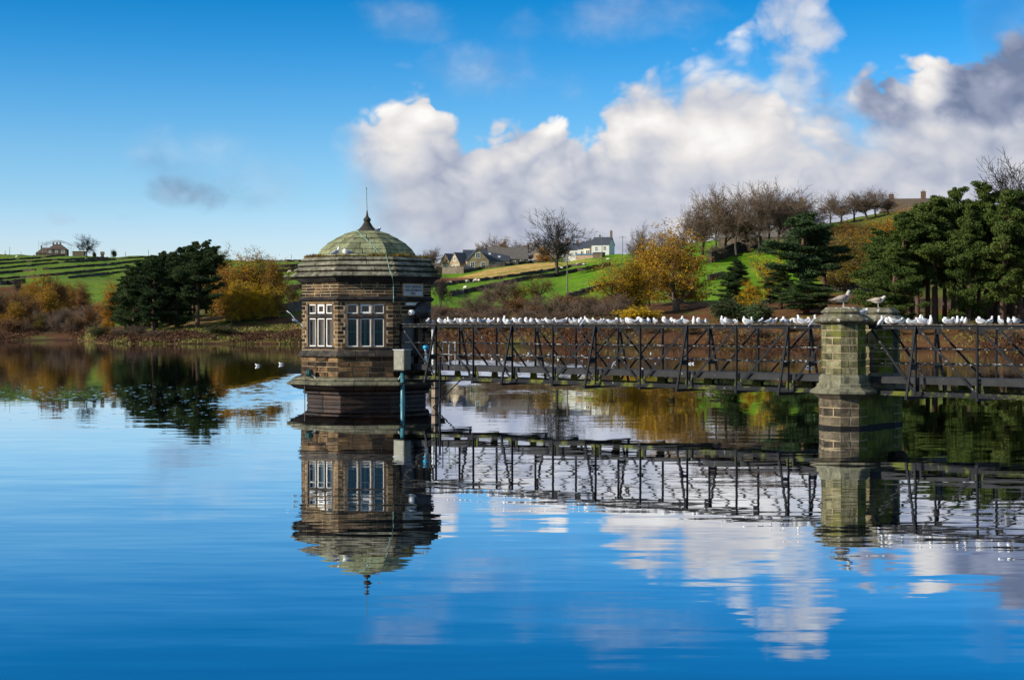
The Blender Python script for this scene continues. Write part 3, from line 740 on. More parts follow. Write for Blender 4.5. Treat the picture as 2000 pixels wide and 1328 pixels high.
    m = bx(-0.56, 0.56, AP + .0, AP + .065, 4.575, 5.045); t.part('plaque_panel', m.v, m.f, plain('pale_plaque', (0.48, 0.47, 0.44), 0.7, var=0.15), pq)
    M_letter = plain('black_lettering', (0.015, 0.015, 0.017), 0.6)
    for txt, z, h, wd in (('KEIGHLEY CORPORATION.', 4.90, 0.105, 1.0), ('LOWER LAITHE RESERVOIR', 4.755, 0.105, 1.04), ('1925.', 4.615, 0.105, 0.30)):
        cu = bpy.data.curves.new('lettering', 'FONT'); cu.body = txt; cu.size = 0.15; cu.align_x = 'CENTER'; cu.extrude = 0.002; cu.offset = 0.0035; cu.resolution_u = 2
        tmp = bpy.data.objects.new('tmp', cu); COL.objects.link(tmp); bpy.context.view_layer.update()
        me = bpy.data.meshes.new_from_object(tmp.evaluated_get(bpy.context.evaluated_depsgraph_get()))
        bpy.data.objects.remove(tmp)
        co = np.empty(len(me.vertices) * 3); me.vertices.foreach_get('co', co); co = co.reshape(-1, 3)
        co[:, 0] *= wd / max(1e-6, np.ptp(co[:, 0])); co[:, 0] -= (co[:, 0].max() + co[:, 0].min()) / 2; co[:, 1] *= h / 0.105
        base = np.array(P(0, AP + .067, z) - TC)
        w = base + co[:, :1] * np.array(Tn) + co[:, 1:2] * np.array((0, 0, 1)) + co[:, 2:3] * np.array(N)
        me.vertices.foreach_set('co', w.ravel()); me.materials.clear(); me.materials.append(M_letter); me.name = 'lettering'
        ob('lettering', me, pq)
tower()

# ------------------------------------------------------------------ footbridge and pier
BD, BN = Vector((0.7547, -0.6561, 0)), Vector((-0.6561, -0.7547, 0))
def BP(t, q, z): return TC + BD * t + BN * q + Vector((0, 0, z))
def metal(name, speck=None, moss=None):
    m, T, b = bsdf(name)
    g = T.node('ShaderNodeNewGeometry'); pos = g.outputs['Position']
    c = T.ramp(T.noise(pos, 3.5, 5, 0.65), [(0.3, (0.006, 0.007, 0.009)), (0.6, (0.010, 0.011, 0.014)), (0.8, (0.018, 0.02, 0.024))])
    r = T.noise(pos, 9, 4, 0.6); c = T.mix(T.mr(r, 0.60, 0.72, 0, 0.5), c, (0.03, 0.018, 0.012))
    upz = T.sep(g.outputs['Normal'])[2]
    if speck is not None:
        d = T.m('MULTIPLY', T.mr(T.noise(pos, 7.0, 4, 0.7), speck, speck + 0.10), T.mr(upz, -0.2, 0.6, 0.25, 1.0))
        c = T.mix(d, c, (0.55, 0.54, 0.50))
    if moss is not None:
        mm = T.mix(T.noise(pos, 4, 3, 0.6), (0.04, 0.052, 0.006), (0.17, 0.18, 0.022))
        c = T.mix(T.mr(T.noise(pos, 1.7, 5, 0.65), moss, moss + 0.15), c, mm)
    T.put(b.inputs['Base Color'], c); b.inputs['Roughness'].default_value = 0.65; b.inputs['Specular IOR Level'].default_value = 0.15
    return m
M_iron = metal('black_painted_iron', 0.70)
M_ironw = metal('iron_with_droppings', 0.60)
M_ironr = metal('rail_with_droppings', 0.53)
M_flange = metal('flange_caked_with_droppings', 0.44)
M_ironm = metal('mossy_iron', 0.62, 0.50)
M_moss2 = metal('thick_moss_on_iron', None, 0.36)
M_deck = plain('weathered_deck_boards', (0.022, 0.022, 0.024), 0.9, var=0.3, speck=((0.3, 0.3, 0.28), 6, 0.67))
ZT, ZB = 3.375, 1.09; HW = 0.71; BAY = 2.08; TN0 = 4.85
Z = Vector((0, 0, 1))
def span(label, ns, t0, t1, diag, even, flip=False):
    T_ = Thing('footbridge_span', BP((t0 + t1) / 2, 0, 0), label, 'footbridge')
    def part(name, b, mat): return T_.part(name, b.v, b.f, mat)
    for sg in (1, -1):
        q = sg * HW
        b = MB().beam(BP(t0, q, ZT - .015), BP(t1, q, ZT - .015), 0.17, 0.03).beam(BP(t0, q + sg * .0, ZT - .085), BP(t1, q, ZT - .085), 0.05, 0.11)
        part('top_chord', b, M_ironw)
        b = MB().beam(BP(t0, q, ZT + .006), BP(t1, q, ZT + .006), 0.165, 0.010); part('chord_flange', b, M_flange)
        b = MB().beam(BP(t0, q, ZB + .075), BP(t1, q, ZB + .075), 0.05, 0.13).beam(BP(t0, q, ZB + .005), BP(t1, q, ZB + .005), 0.17, 0.025)
        part('bottom_chord', b, M_ironm)
        for z in (2.60, 2.11):
            b = MB().tube([BP(t0, q - sg * .07, z), BP(t1, q - sg * .07, z)], 0.022, 6); part('rail', b, M_ironr)
        b = MB().beam(BP(t0, q - sg * .12, 1.565), BP(t1, q - sg * .12, 1.565), 0.05, 0.19, Z); part('deck_beam', b, M_deck)
        for i, t in enumerate(ns):
            b = MB().beam(BP(t, q, ZB), BP(t, q, ZT - .03), 0.10, 0.018, BD).beam(BP(t - .03, q, ZB), BP(t - .03, q, ZT - .03), 0.02, 0.06, BN); part('post', b, M_iron)
            # triangular gusset plates at head and foot
            for zz, dz, nm in ((ZT - .03, -1, 'gusset'), (ZB + .03, 1, 'gusset')):
                gs = 1 if diag(t) else -1
                c = [(t - .05, zz), (t + .05, zz), (t + gs * .24 * (1 if dz < 0 else -1) , zz + dz * .02), (t + gs * .20 * (1 if dz < 0 else -1), zz + dz * .20), (t, zz + dz * .30)]
                c = sorted(c, key=lambda e: math.atan2(e[1] - zz - dz * .12, e[0] - t - gs * .05))
                g = MB(); g.add([BP(a, q + o, z) for o in (-.008, .008) for a, z in c], [tuple(range(5)), tuple(reversed(range(5, 10)))] + [(i2, 5 + i2, 5 + (i2 + 1) % 5, (i2 + 1) % 5) for i2 in range(5)])
                part('gusset', g, M_iron if dz < 0 else M_ironm)
            # bracket carrying the deck
            g = MB(); a0, a1 = .20, .12
            g.add([BP(t + s * w, q - sg * (.12 + o), z) for o in (-.03, .03) for s, w, z in ((-1, a0, ZB + .02), (1, a0, ZB + .02), (1, a1, 1.47), (-1, a1, 1.47))],
                  [(0, 1, 2, 3), (7, 6, 5, 4), (0, 4, 5, 1), (1, 5, 6, 2), (2, 6, 7, 3), (3, 7, 4, 0)])
            part('deck_bracket', g, M_moss2)
        for (ta, tb, dn) in DIAGS(ns, t0, t1, diag):
            za, zb = (ZT - .16, ZB + .18) if dn else (ZB + .18, ZT - .16)
            b = MB().beam(BP(ta + .10, q, za), BP(tb - .10, q, zb), 0.075, 0.02, BN).beam(BP(ta + .10, q - sg * .02, za), BP(tb - .10, q - sg * .02, zb), 0.018, 0.05, BN)
            part('diagonal', b, M_ironw if dn else M_iron)
    for i, t in enumerate(ns):
        ev = even(i); e = 0.72 if ev else 0.10
        b = MB().beam(BP(t, HW + e, ZB - .055), BP(t, -HW - e, ZB - .055), 0.10, 0.09); part('cross_beam', b, M_iron)
        if ev:
            for sg in (1, -1):
                b = MB().beam(BP(t, sg * (HW + .66), ZB - .02), BP(t, sg * (HW + .04), ZT - .06), 0.07, 0.07); part('raking_strut', b, M_iron)
                b = MB().box(BP(t, sg * (HW + .17), 2.02), (.02, .16, .09), (BD, BN, Z)); part('strut_plate', b, M_iron)
    n = int((t1 - t0) / 0.225); b = MB()
    for i in range(n):
        b.box(BP(t0 + (i + .5) * (t1 - t0) / n, 0, 1.665), ((t1 - t0) / n / 2 - .006, HW - .10, .02), (BD, BN, Z))
    part('deck', b, M_deck)
    return T_
def DIAGS(ns, t0, t1, diag):
    pts = list(ns); r = []
    ext = [p for p in [t0] if ns[0] - t0 > 0.8] + pts + [p for p in [t1] if t1 - ns[-1] > 0.8]
    for a, b in zip(ext[:-1], ext[1:]):
        d = diag((a + b) / 2)
        if d == 2: r += [(a, b, True), (a, b, False)]
        else: r.append((a, b, bool(d)))
    return r
def tn(n): return TN0 + BAY * n
def d1(t):
    n = (t - TN0) / BAY
    return 1 if n < 3 else (2 if n < 5 else 0)
TP = 23.84                                                     # pier position along the bridge
SPAN1 = span('black iron lattice footbridge span lined with gulls from tower door to stone pier', [tn(i) for i in range(-1, 9)], 2.80, TP - 0.66, d1, lambda i: i % 2 == 1)
t2 = [tn(10.25) + BAY * i for i in range(5)]
SPAN2 = span('mossy black iron footbridge span leading from stone pier towards the shore', t2, TP + 0.66, t2[-1] + .05, lambda t: 1, lambda i: i % 2 == 0)

M_pier = stone('lichened_pier_stone', (0.035, 0.034, 0.018), (0.15, 0.14, 0.065), (0.36, 0.32, 0.19), 3.0, 0.6, 0.5, moss=((0.13, 0.135, 0.025), 1.4, 0.54), streak=True)
M_pierm = stone('green_mossy_pier_stone', (0.03, 0.04, 0.006), (0.14, 0.165, 0.016), (0.27, 0.28, 0.045), 2.0, 0.4, 0.5, streak=True)
M_pierb = stone('brown_pier_base_stone', (0.022, 0.018, 0.013), (0.085, 0.068, 0.045), (0.23, 0.185, 0.12), 3.2, 0.9, 0.5)
M_cap = stone('droppings_streaked_cap', (0.05, 0.05, 0.03), (0.19, 0.17, 0.11), (0.48, 0.45, 0.37), 3.0, 0.2, 0.3, moss=((0.12, 0.13, 0.03), 2.6, 0.55), lichen=((0.62, 0.60, 0.54), 5.0, 0.57), streak=True)
M_tide = stone('black_wet_tide_band', (0.006, 0.006, 0.006), (0.012, 0.011, 0.010), (0.03, 0.027, 0.024), 6, 0.3, 0.6, rough=0.85)
def pier():
    t = Thing('bridge_pier', BP(TP, 0, 0), 'octagonal twin-column stone pier with lichen and white-streaked caps carrying the footbridge', 'pier')
    rr = random.Random(21)
    def courses(ctr, ap, zs, nper, mats, parent, ks=range(8), mossk=()):
        l = ap * T22
        for i in range(len(zs) - 1):
            for k in ks:
                n = nper(i, k); cut = [-l + 2 * l * j / n + (rr.uniform(-.06, .06) if 0 < j < n else 0) for j in range(n + 1)]
                for j in range(n):
                    v, f = block(ctr, PHI[k], ap - .06, ap + rr.uniform(-.004, .012), zs[i] + .013, zs[i + 1] - .013,
                                 'c' if j == 0 else cut[j] + .013, 'c' if j == n - 1 else cut[j + 1] - .013, .010)
                    t.part('stone', v, f, M_pierm if k in mossk else rr.choice(mats), parent)
    for q, nm in ((1.2, 'near'), (-1.2, 'far')):
        ctr = BP(TP, q, 0); ap = 0.66
        m = octring(ctr, [(ap - .008, 1.7), (ap - .008, 3.46)]); sh = t.part('column', m.v, m.f, M_mortar)
        courses(ctr, ap, [1.74 + .243 * i for i in range(8)], lambda i, k: 1 + ((i + k) % 2 if k in (0, 1, 7) else 0), [M_pier], sh, mossk=(1, 2, 3) if q > 0 else (0, 1, 2))
        m = octring(ctr, [(.70, 3.40), (.86, 3.46), (.90, 3.50), (.90, 3.54), (.66, 3.70), (.60, 3.72), (.60, 3.745), (.66, 3.765), (.68, 3.80), (.50, 3.95), (.0, 3.955)])
        cp = t.part('cap', m.v, m.f, M_cap)
        m = octring(ctr, [(.70, 1.35), (.98, 1.12), (1.01, 1.14), (1.01, 1.21), (.84, 1.32), (.80, 1.36), (.80, 1.43), (.74, 1.47), (.74, 1.66), (.68, 1.75), (.6, 1.75)])
        t.part('base_moulding', m.v, m.f, M_plinth)
        m = octring(ctr, [(.72, .95), (.76, .97), (.93, 1.10), (.96, 1.125), (.5, 1.125)]); t.part('base_cavetto', m.v, m.f, M_pierb)
        m = octring(ctr, [(.722, -1.5), (.722, 1.0)]); bs = t.part('base_end', m.v, m.f, M_mortar)
        courses(ctr, .73, [.10, .39, .68, .97], lambda i, k: 2 if i % 2 else 1 + (k == 0), [M_pierb], bs, mossk=(1, 2, 3))
        m = octring(ctr, [(.73, -.6), (.752, -.02), (.758, .06), (.745, .10), (.6, .10)]); t.part('tide_band', m.v, m.f, M_tide)
    # wall between the two ends, coursed on both sides
    c = BP(TP, 0, 0); b = MB().box(c + Vector((0, 0, -.2)), (.68, .9, 1.18), (BD, BN, Z)); bw = t.part('base_wall', b.v, b.f, M_mortar)
    for sg in (1, -1):
        for i, (z0, z1) in enumerate(((.10, .39), (.39, .68), (.68, .97))):
            cuts = [-.9, -.3 + (.25 if i % 2 else -.1), .3 + (.2 if i % 2 else -.15), .9]
            for a, e in zip(cuts[:-1], cuts[1:]):
                b = MB().box(BP(TP + sg * .69, (a + e) / 2, (z0 + z1) / 2), (.03 + rr.uniform(0, .012), (e - a) / 2 - .008, (z1 - z0) / 2 - .008), (BD, BN, Z))
                t.part('stone', b.v, b.f, M_pierm, bw)
    b = MB().box(BP(TP, 0, -.2), (.74, .9, .30), (BD, BN, Z)); t.part('tide_band', b.v, b.f, M_tide)
    # dark slab on the far column, its colour standing for a slot's shade
    for q in (-1.2,):
        N1 = BD; b = MB().box(BP(TP + .645, q + .05, 2.75), (.03, .16, 1.0), (BD, BN, Z)); t.part('slot_shade_slab', b.v, b.f, plain('painted_slot_shade', (0.02, 0.02, 0.012), 0.95, var=0.3))
    # plinth ledge that carries the ends of the spans
    b = MB().box(BP(TP, 0, 1.05), (.72, .52, .05), (BD, BN, Z)); t.part('bearing_stone', b.v, b.f, M_pierm)
pier()

# ------------------------------------------------------------------ field walls
M_wall = stone('dry_stone', (0.022, 0.018, 0.013), (0.07, 0.055, 0.04), (0.15, 0.125, 0.09), 0.9, 0.2, 0.8)
M_wallpale = stone('pale_mortared_stone', (0.07, 0.055, 0.04), (0.17, 0.135, 0.10), (0.27, 0.22, 0.165), 0.8, 0.2, 0.5)
M_hedge = leafmat('dark_hedge', [(0.02, 0.018, 0.010), (0.035, 0.04, 0.014), (0.06, 0.045, 0.022)])
def field_wall(pts, label, h=1.25, th=0.6, mat=None, group=None, name='field_wall', lo=None):
    dense = []
    for (u0, v0), (u1, v1) in zip(pts[:-1], pts[1:]):
        k = max(1, int(abs(u1 - u0) / 12)); dense += [(u0 + (u1 - u0) * i / k, v0 + (v1 - v0) * i / k) for i in range(k)]
    P = [hit(u, v, lo) for u, v in dense + [pts[-1]]]; line = []
    for a, b in zip(P[:-1], P[1:]):
        n = max(1, int((b - a).length / 2.2))
        for i in range(n): line.append(a.lerp(b, i / n))
    line.append(P[-1])
    for p in line:
        u = 1000 + F * p.x / p.y; p.z = tz(u, p.y)
    c = line[len(line) // 2]
    t = Thing(name, c, label, 'wall', group)
    mb = MB(); n = len(line)
    for i, p in enumerate(line):
        d = (line[min(i + 1, n - 1)] - line[max(i - 1, 0)]); d.z = 0; d.normalize(); sd = Vector((-d.y, d.x, 0))
        for sg, top in ((-1, 0), (-1, 1), (1, 1), (1, 0)):
            w = th / 2 * (1.0 if top == 0 else 0.65) + R.uniform(-.06, .06)
            mb.v.append(tuple(p + sd * sg * w + Vector((R.uniform(-.1, .1), R.uniform(-.1, .1), (h * R.uniform(.82, 1.12)) if top else -0.5))))
    for i in range(n - 1):
        for j in range(3): mb.f.append((i * 4 + j, i * 4 + j + 1, i * 4 + j + 5, i * 4 + j + 4))
    mb.f += [(3, 2, 1, 0), (n * 4 - 4, n * 4 - 3, n * 4 - 2, n * 4 - 1)]
    t.part('coursed_stone', mb.v, mb.f, mat or M_wall)
    # coping stones along the top, broken here and there
    cp = MB()
    for a, b in zip(line[:-1], line[1:]):
        d = b - a; L = d.length
        if L < .3 or R.random() < .07: continue
        dn = d.normalized(); sd = Vector((-dn.y, dn.x, 0)).normalized(); k = max(1, int(L / 0.75))
        for i in range(k):
            hh = R.uniform(.08, .2); cp.box(a + d * ((i + .5) / k) + Vector((0, 0, h * .98 + hh / 2)), (L / k / 2 * R.uniform(.7, .98), th * .34, hh), (dn, sd, Z))
    if cp.v: t.part('coping', cp.v, cp.f, mat or M_wall, kind='stuff')
    return t
GW = 'dry stone walls of the terraced hill fields'
LW = 'long dark dry stone wall between narrow green strips of the terraced hill'
for pts in ([(-60, 512), (0, 509.5), (78, 505), (127, 499)], [(-60, 521), (0, 516.5), (100, 510), (210, 504.5)], [(-60, 530), (0, 525.5), (125, 514), (210, 508.5), (290, 503.5)],
            [(-60, 551), (0, 547), (78, 541), (125, 536), (255, 523), (300, 519)], [(133, 544), (255, 531), (330, 522)]):
    field_wall(pts, LW, 0.55, 0.7, group=GW)
field_wall([(-60, 540), (0, 535), (70, 529)], 'dark dry stone wall ending at an open gateway on the terraced hill', 0.7, 0.7)
field_wall([(84, 528), (205, 519), (270, 511.5), (310, 508)], 'dark dry stone wall starting beside the gateway on the terraced hill', 0.7, 0.7)
field_wall([(0, 557), (50, 553.5)], 'short low dry stone wall just above the bank woodland', 1.3, 0.7)
G2 = 'dry stone walls behind the tower'
for pts in ([(532, 524), (592, 520.5), (660, 516)], [(535, 533), (592, 528), (670, 521)], [(541, 550), (590, 545.5), (680, 537)], [(554, 568), (592, 562), (690, 552)]):
    field_wall(pts, 'dark dry stone wall crossing green pasture between yellow trees and the tower', 0.9, 0.8, group=G2)
field_wall([(500, 511), (560, 511), (620, 512)], 'dark wall along the skyline above the yellow trees', 0.7, 0.8, lo=600)
field_wall([(512, 615), (545, 614), (592, 606), (640, 602)], 'grey stone boundary wall below the pasture at the edge of the yellow trees', 1.5, 0.7, M_wallpale)
field_wall([(815, 565), (850, 559), (896, 554), (978, 545), (1082, 529), (1112, 522), (1144, 518.5)], 'dark dry stone wall below the straw-coloured field', 0.8, 0.8)
field_wall([(880, 579), (942, 567), (1030, 546), (1072, 541), (1178, 522), (1192, 518)], 'dark dry stone wall passing the big bare tree in the pasture', 0.95, 0.8)
field_wall([(1108, 583), (1162, 566), (1190, 558), (1230, 548)], 'dark dry stone wall climbing from the plain field pole', 0.8, 0.9)
field_wall([(850, 534.5), (906, 534.5)], 'pale mortared wall before the school gables', 2.6, 0.5, M_wallpale, name='garden_wall')
field_wall([(906, 533), (948, 525.5), (1036, 514), (1080, 511.5)], 'dark boundary wall at the top of the straw-coloured field', 1.1, 0.7)
field_wall([(1386, 514), (1450, 491), (1485, 482)], 'dark hedge-topped wall below the bare ridge trees', 2.6, 1.4)
field_wall([(1383, 549), (1414, 540)], 'short broken wall in the pasture beyond the big maple', 0.9, 0.8)
field_wall([(1600, 574), (1640, 572), (1705, 569)], 'low dark wall in the shade between the pine clumps', 1.4, 0.7)
field_wall([(1780, 607), (1900, 603), (2040, 600)], 'low dark wall behind the pine trunks of the plantation', 1.4, 0.7)

# ------------------------------------------------------------------ buildings
M_hstone = stone('house_sandstone', (0.20, 0.145, 0.09), (0.36, 0.27, 0.17), (0.46, 0.36, 0.23), 0.8, 0.3, 0.3)
M_hdark = stone('house_dark_stone', (0.07, 0.052, 0.038), (0.15, 0.11, 0.078), (0.22, 0.165, 0.115), 0.8, 0.3, 0.3)
M_slate = plain('blue_slate_roof', (0.045, 0.052, 0.07), 0.6, var=0.25)
M_oldslate = plain('old_stone_slate_roof', (0.12, 0.105, 0.092), 0.85, var=0.3)
M_brownroof = plain('brown_stone_slate_roof', (0.10, 0.07, 0.05), 0.9, var=0.3)
M_render = plain('white_rendered_wall', (0.52, 0.51, 0.47), 0.85, var=0.06)
M_cream = plain('cream_rendered_wall', (0.68, 0.60, 0.42), 0.85, var=0.06)
M_grend = plain('grey_rendered_gable', (0.66, 0.64, 0.60), 0.85, var=0.2)
M_pot = plain('clay_chimney_pot', (0.20, 0.085, 0.05), 0.85)
M_brick = plain('brick_chimney', (0.13, 0.075, 0.05), 0.9, var=0.3)
M_blue = plain('blue_shed_roof', (0.06, 0.15, 0.24), 0.6)
def house(name, base, yaw, w, d, eave, ridge, label, wallm, roofm, wins=(), chim=(), gablem=None, group=None, cat='house', hip=0.0, sky=()):
    """gabled house: x along the ridge, front on -y; wins = (side, x, z, w, h); chim = (x, h, width)"""
    base = Vector(base); t = Thing(name, base, label, cat, group)
    cx, sx = math.cos(yaw), math.sin(yaw)
    X, Yv = Vector((cx, sx, 0)), Vector((-sx, cx, 0))
    def P(x, y, z): return base + X * x + Yv * y + Vector((0, 0, z))
    W, D = w / 2, d / 2; lo = -4.0
    v = [P(-W, -D, lo), P(W, -D, lo), P(W, D, lo), P(-W, D, lo), P(-W, -D, eave), P(W, -D, eave), P(W, D, eave), P(-W, D, eave), P(-W + hip, 0, ridge), P(W - hip, 0, ridge)]
    for e in ((0, 1, 5, 4), (2, 3, 7, 6)): t.part('wall', [v[i] for i in e], [(0, 1, 2, 3)], wallm)
    gm = gablem or wallm
    for e in ((0, 3, 7, 8, 4), (1, 2, 6, 9, 5)):
        t.part('gable', [v[i] for i in e], [(0, 1, 2, 3, 4)], gm)
    o = 0.25; b = MB(); k = (ridge - eave) / D * o
    for sg in (-1, 1):
        q = [P(-W - (0 if hip else o), sg * (D + o), eave - k), P(W + (0 if hip else o), sg * (D + o), eave - k), P(W - hip + (0 if hip else o), 0, ridge + .02), P(-W + hip - (0 if hip else o), 0, ridge + .02)]
        q2 = [p + Vector((0, 0, .18)) for p in q]
        b.add(q + q2, [(0, 1, 2, 3), (7, 6, 5, 4), (0, 4, 5, 1), (1, 5, 6, 2), (2, 6, 7, 3), (3, 7, 4, 0)])
    if hip:
        for sg in (-1, 1):
            b.add([P(sg * (W + .1), -D - o, eave - k + .05), P(sg * (W + .1), D + o, eave - k + .05), P(sg * (W - hip), 0, ridge + .18)], [(0, 1, 2)])
    rf = t.part('roof', b.v, b.f, roofm)
    for (x, hh, cw) in chim:
        m = MB().box(P(x, 0, ridge + hh / 2 - .5), (cw / 2, .35, hh / 2 + .5), (X, Yv, Z)); m.box(P(x, 0, ridge + hh + .06), (cw / 2 + .08, .43, .08), (X, Yv, Z))
        ch = t.part('chimney', m.v, m.f, M_brick if wallm not in (M_render,) else M_hdark, rf)
        for dx in ((-.22, .22) if cw > .9 else (0,)):
            m = MB().lathe(P(x + dx, 0, ridge + hh + .14), [(.14, 0), (.11, .25), (.14, .55)], 8); t.part('chimney_pot', m.v, m.f, M_pot, rf)
    for (side, x, z, ww, hh) in wins:
        if side == 'f': c = P(x, -D, z); a, n = X, -Yv
        elif side == 'l': c = P(-W, x, z); a, n = -Yv, -X
        else: c = P(W, x, z); a, n = Yv, X
        m = MB(); th = .09
        for s0, s1, z0, z1 in ((-ww / 2 - .1, -ww / 2 + th, -hh / 2, hh / 2), (ww / 2 - th, ww / 2 + .1, -hh / 2, hh / 2), (-ww / 2 - .1, ww / 2 + .1, hh / 2 - th, hh / 2 + .1), (-ww / 2 - .12, ww / 2 + .12, -hh / 2 - .1, -hh / 2 + th), (-.05, .05, -hh / 2, hh / 2), (-ww / 2, ww / 2, -.04, .04)):
            m.box(c + a * (s0 + s1) / 2 + Z * (z0 + z1) / 2 + n * .03, ((s1 - s0) / 2, .05, (z1 - z0) / 2), (a, n, Z))
        w_ = t.part('window', m.v, m.f, M_white)
        m = MB().box(c + n * .01, (ww / 2, .02, hh / 2), (a, n, Z)); t.part('pane', m.v, m.f, M_pane, w_)
    for (x, f0) in sky:
        p = P(x, -D * (1 - f0), eave + (ridge - eave) * f0 + .2); sl_ = (Yv * D + Z * (ridge - eave)).normalized()
        m = MB().box(p, (.55, .5, .06), (X, sl_, X.cross(sl_))); t.part('rooflight', m.v, m.f, plain('rooflight', (0.5, 0.55, 0.6), 0.15) if 'rooflight' not in MATS else MATS['rooflight'], rf)
    return t, P
def at(u, Y, dz=0.0):
    p = ground(u, Y); p.z += dz; return p
def pz(u, v, Y): return px(u, v, Y)
# school: two gabled ranges end-on, a cross gable in front and an older range beyond
Ys = 680.0; k5 = Ys / F
sb = px(903, 534, Ys)
house('school_wing', px(893, 533, Ys + 6), math.radians(38), 13, 8.2, 4.0, 8.3, 'sandstone school wing with end-on gable and blue slate roof', M_hstone, M_slate,
      [('l', -1.6, 2.6, 1.6, 1.5), ('l', 1.6, 2.6, 1.6, 1.5), ('l', -1.6, .2, 1.8, 1.0), ('l', 1.6, .2, 1.8, 1.0)], cat='building')
house('school_wing', px(913, 533, Ys), math.radians(38), 14, 7.6, 4.2, 8.7, 'sandstone school wing with attic window in its gable beside the porch', M_hstone, M_slate,
      [('l', 0, 6.0, 1.3, 1.8), ('l', -1.5, 2.6, 1.4, 1.7), ('l', 1.7, 2.4, 1.0, 1.3), ('l', 0, .1, 3.0, 1.0)], cat='building')
house('school_hall', px(949, 527, Ys + 2), math.radians(8), 20, 9, 3.9, 8.6, 'long school hall with blue slate roof and two rooflights', M_hstone, M_slate,
      [('f', 5.0, 1.4, 2.3, 2.6), ('f', 1.6, 1.8, 1.0, 1.1)], sky=[(1.5, .62), (5.6, .34)], cat='building')
house('school_building', px(931, 529, Ys - 5), math.radians(8 + 90 + 180), 9, 9.6, 4.4, 9.4, 'tall gabled school front with paired sash windows', M_hstone, M_slate,
      [('r', 0, 6.6, 1.9, 2.0), ('r', -2.3, 2.6, 1.8, 2.0), ('r', 2.3, 2.6, 1.8, 2.0), ('r', -1.6, -.6, 1.2, .9), ('r', .4, -.6, 1.2, .9)], cat='building')
house('porch', px(913, 531, Ys - 9), math.radians(10), 4.6, 4, 1.6, 3.2, 'small slate-roofed porch in front of the school gables', M_hstone, M_slate, [('f', 0.8, .4, 1.0, 1.2)], hip=1.2, cat='building')
house('old_schoolhouse', px(991, 520, Ys + 4), math.radians(6), 17.5, 8, 3.2, 8.4, 'older schoolhouse with steep brown stone-slate roof and brick chimney breast', M_hdark, M_oldslate,
      [('f', -2.4, 1.6, 1.1, 1.5), ('f', -.4, 1.4, 1.7, 1.5), ('f', 2.4, 1.4, 1.7, 1.5), ('f', 6.0, 1.8, 1.2, 2.4)], [(-1.2, 0.4, 1.6)], cat='building')
house('outbuilding', px(856, 529, 720), math.radians(4), 12, 6, 1.6, 3.4, 'low dark cottage row beyond the pale garden wall', M_hdark, M_brownroof, [], [(-2, 1.0, .9), (2.5, 1.0, .9)])
# terrace climbing the lane
Yt = 690.0; yaw = math.radians(-20)
def terr(u, v, lab, wm, rm, w=6.2, d=8.0, ev=4.6, rg=8.0, wins=(), chim=(), gm=None, name='terraced_house', dY=0.0):
    house(name, px(u, v + 6, Yt + dY), yaw, w, d, ev, rg - .6, lab, wm, rm, wins, chim, gm)
terr(1066, 511, 'stone house half hidden by a russet beech at the lower end of the terrace', M_hstone, M_oldslate, 9, 8, 5.5, 8.4, [('f', -2.8, 3.8, 1.2, 1.4), ('f', 0, 3.8, 1.2, 1.4), ('f', 2.6, 3.8, 1.2, 1.4), ('f', 0.6, 1.0, 3.6, 1.6)], [(2.5, 1.2, 1.2)], dY=8)
terr(1092, 508, 'brown stone terraced house with twin-pot chimney behind the big bare tree', M_hdark, M_oldslate, 9, 9, 6.0, 9.6, [('f', -2, 4.6, 1.2, 1.5), ('f', 1.5, 4.6, 1.2, 1.5)], [(-1.5, 1.5, 1.3), (3.6, 1.8, 1.5)], dY=4)
terr(1114, 505, 'dark stone terraced house with tall stack next to the white cottages', M_hdark, M_slate, 7, 9, 5.0, 8.6, [('f', -1.2, 3.0, 1.8, 1.3), ('f', 1.6, 3.0, 1.0, 1.3)], [(3.4, 1.2, 1.3)], dY=2)
terr(1131, 502.5, 'white rendered cottage at the lower end of the pale terrace', M_render, M_slate, 5.6, 9, 4.4, 8.0, [('f', 0, 2.9, 1.5, 1.5)], [(2.2, 1.0, .8)])
terr(1144, 500.5, 'white rendered cottage with paired upper windows in mid terrace', M_render, M_slate, 4.8, 9, 4.4, 8.2, [('f', -.2, 2.8, 1.7, 1.5)], [(2.1, 1.3, .8)], dY=-2)
terr(1155, 499, 'cream rendered cottage above the blue-roofed shed', M_cream, M_slate, 4.6, 9, 4.5, 8.4, [('f', -.3, 2.7, 1.8, 1.6)], [(1.6, 1.4, .7)], dY=-4)
terr(1163, 497.5, 'narrow dark stone cottage beside the white end house', M_hdark, M_slate, 2.6, 9, 4.8, 8.6, [('f', .2, 3.0, 1.0, 1.5)], [], dY=-5)
terr(1178, 496, 'white end-of-terrace house with grey gable and tall white chimney', M_render, M_slate, 8.0, 8.6, 5.2, 9.2, [('f', -1.8, 3.4, 1.3, 2.0), ('f', 2.0, 3.6, 1.3, 2.0)], [(-1.5, .9, .7), (3.7, 2.6, .95)], M_grend, dY=-9)
house('shed', px(1151, 507, 660), yaw, 11, 4, 1.9, 2.3, 'low timber shed with bright blue roof below the cottages', plain('tan_boards', (0.36, 0.25, 0.16), 0.85, var=0.2), M_blue, [], cat='shed')
house('garage', px(1170, 506, 655), yaw, 4.2, 4, 2.4, 2.7, 'dark open-fronted garage beside the blue-roofed shed', M_hdark, M_slate, [], cat='garage')
house('outhouse', px(1114, 508, 664), yaw, 6.5, 3, 1.8, 2.3, 'small white outhouse below the dark terraced house', M_render, M_render, [('f', .6, .8, .8, .9)], cat='shed')
house('barn', px(1482, 474, 436), math.radians(-14), 22, 8, 1.4, 4.2, 'long grey barn half hidden by the bare ridge trees', M_hdark, M_oldslate, [], cat='barn')
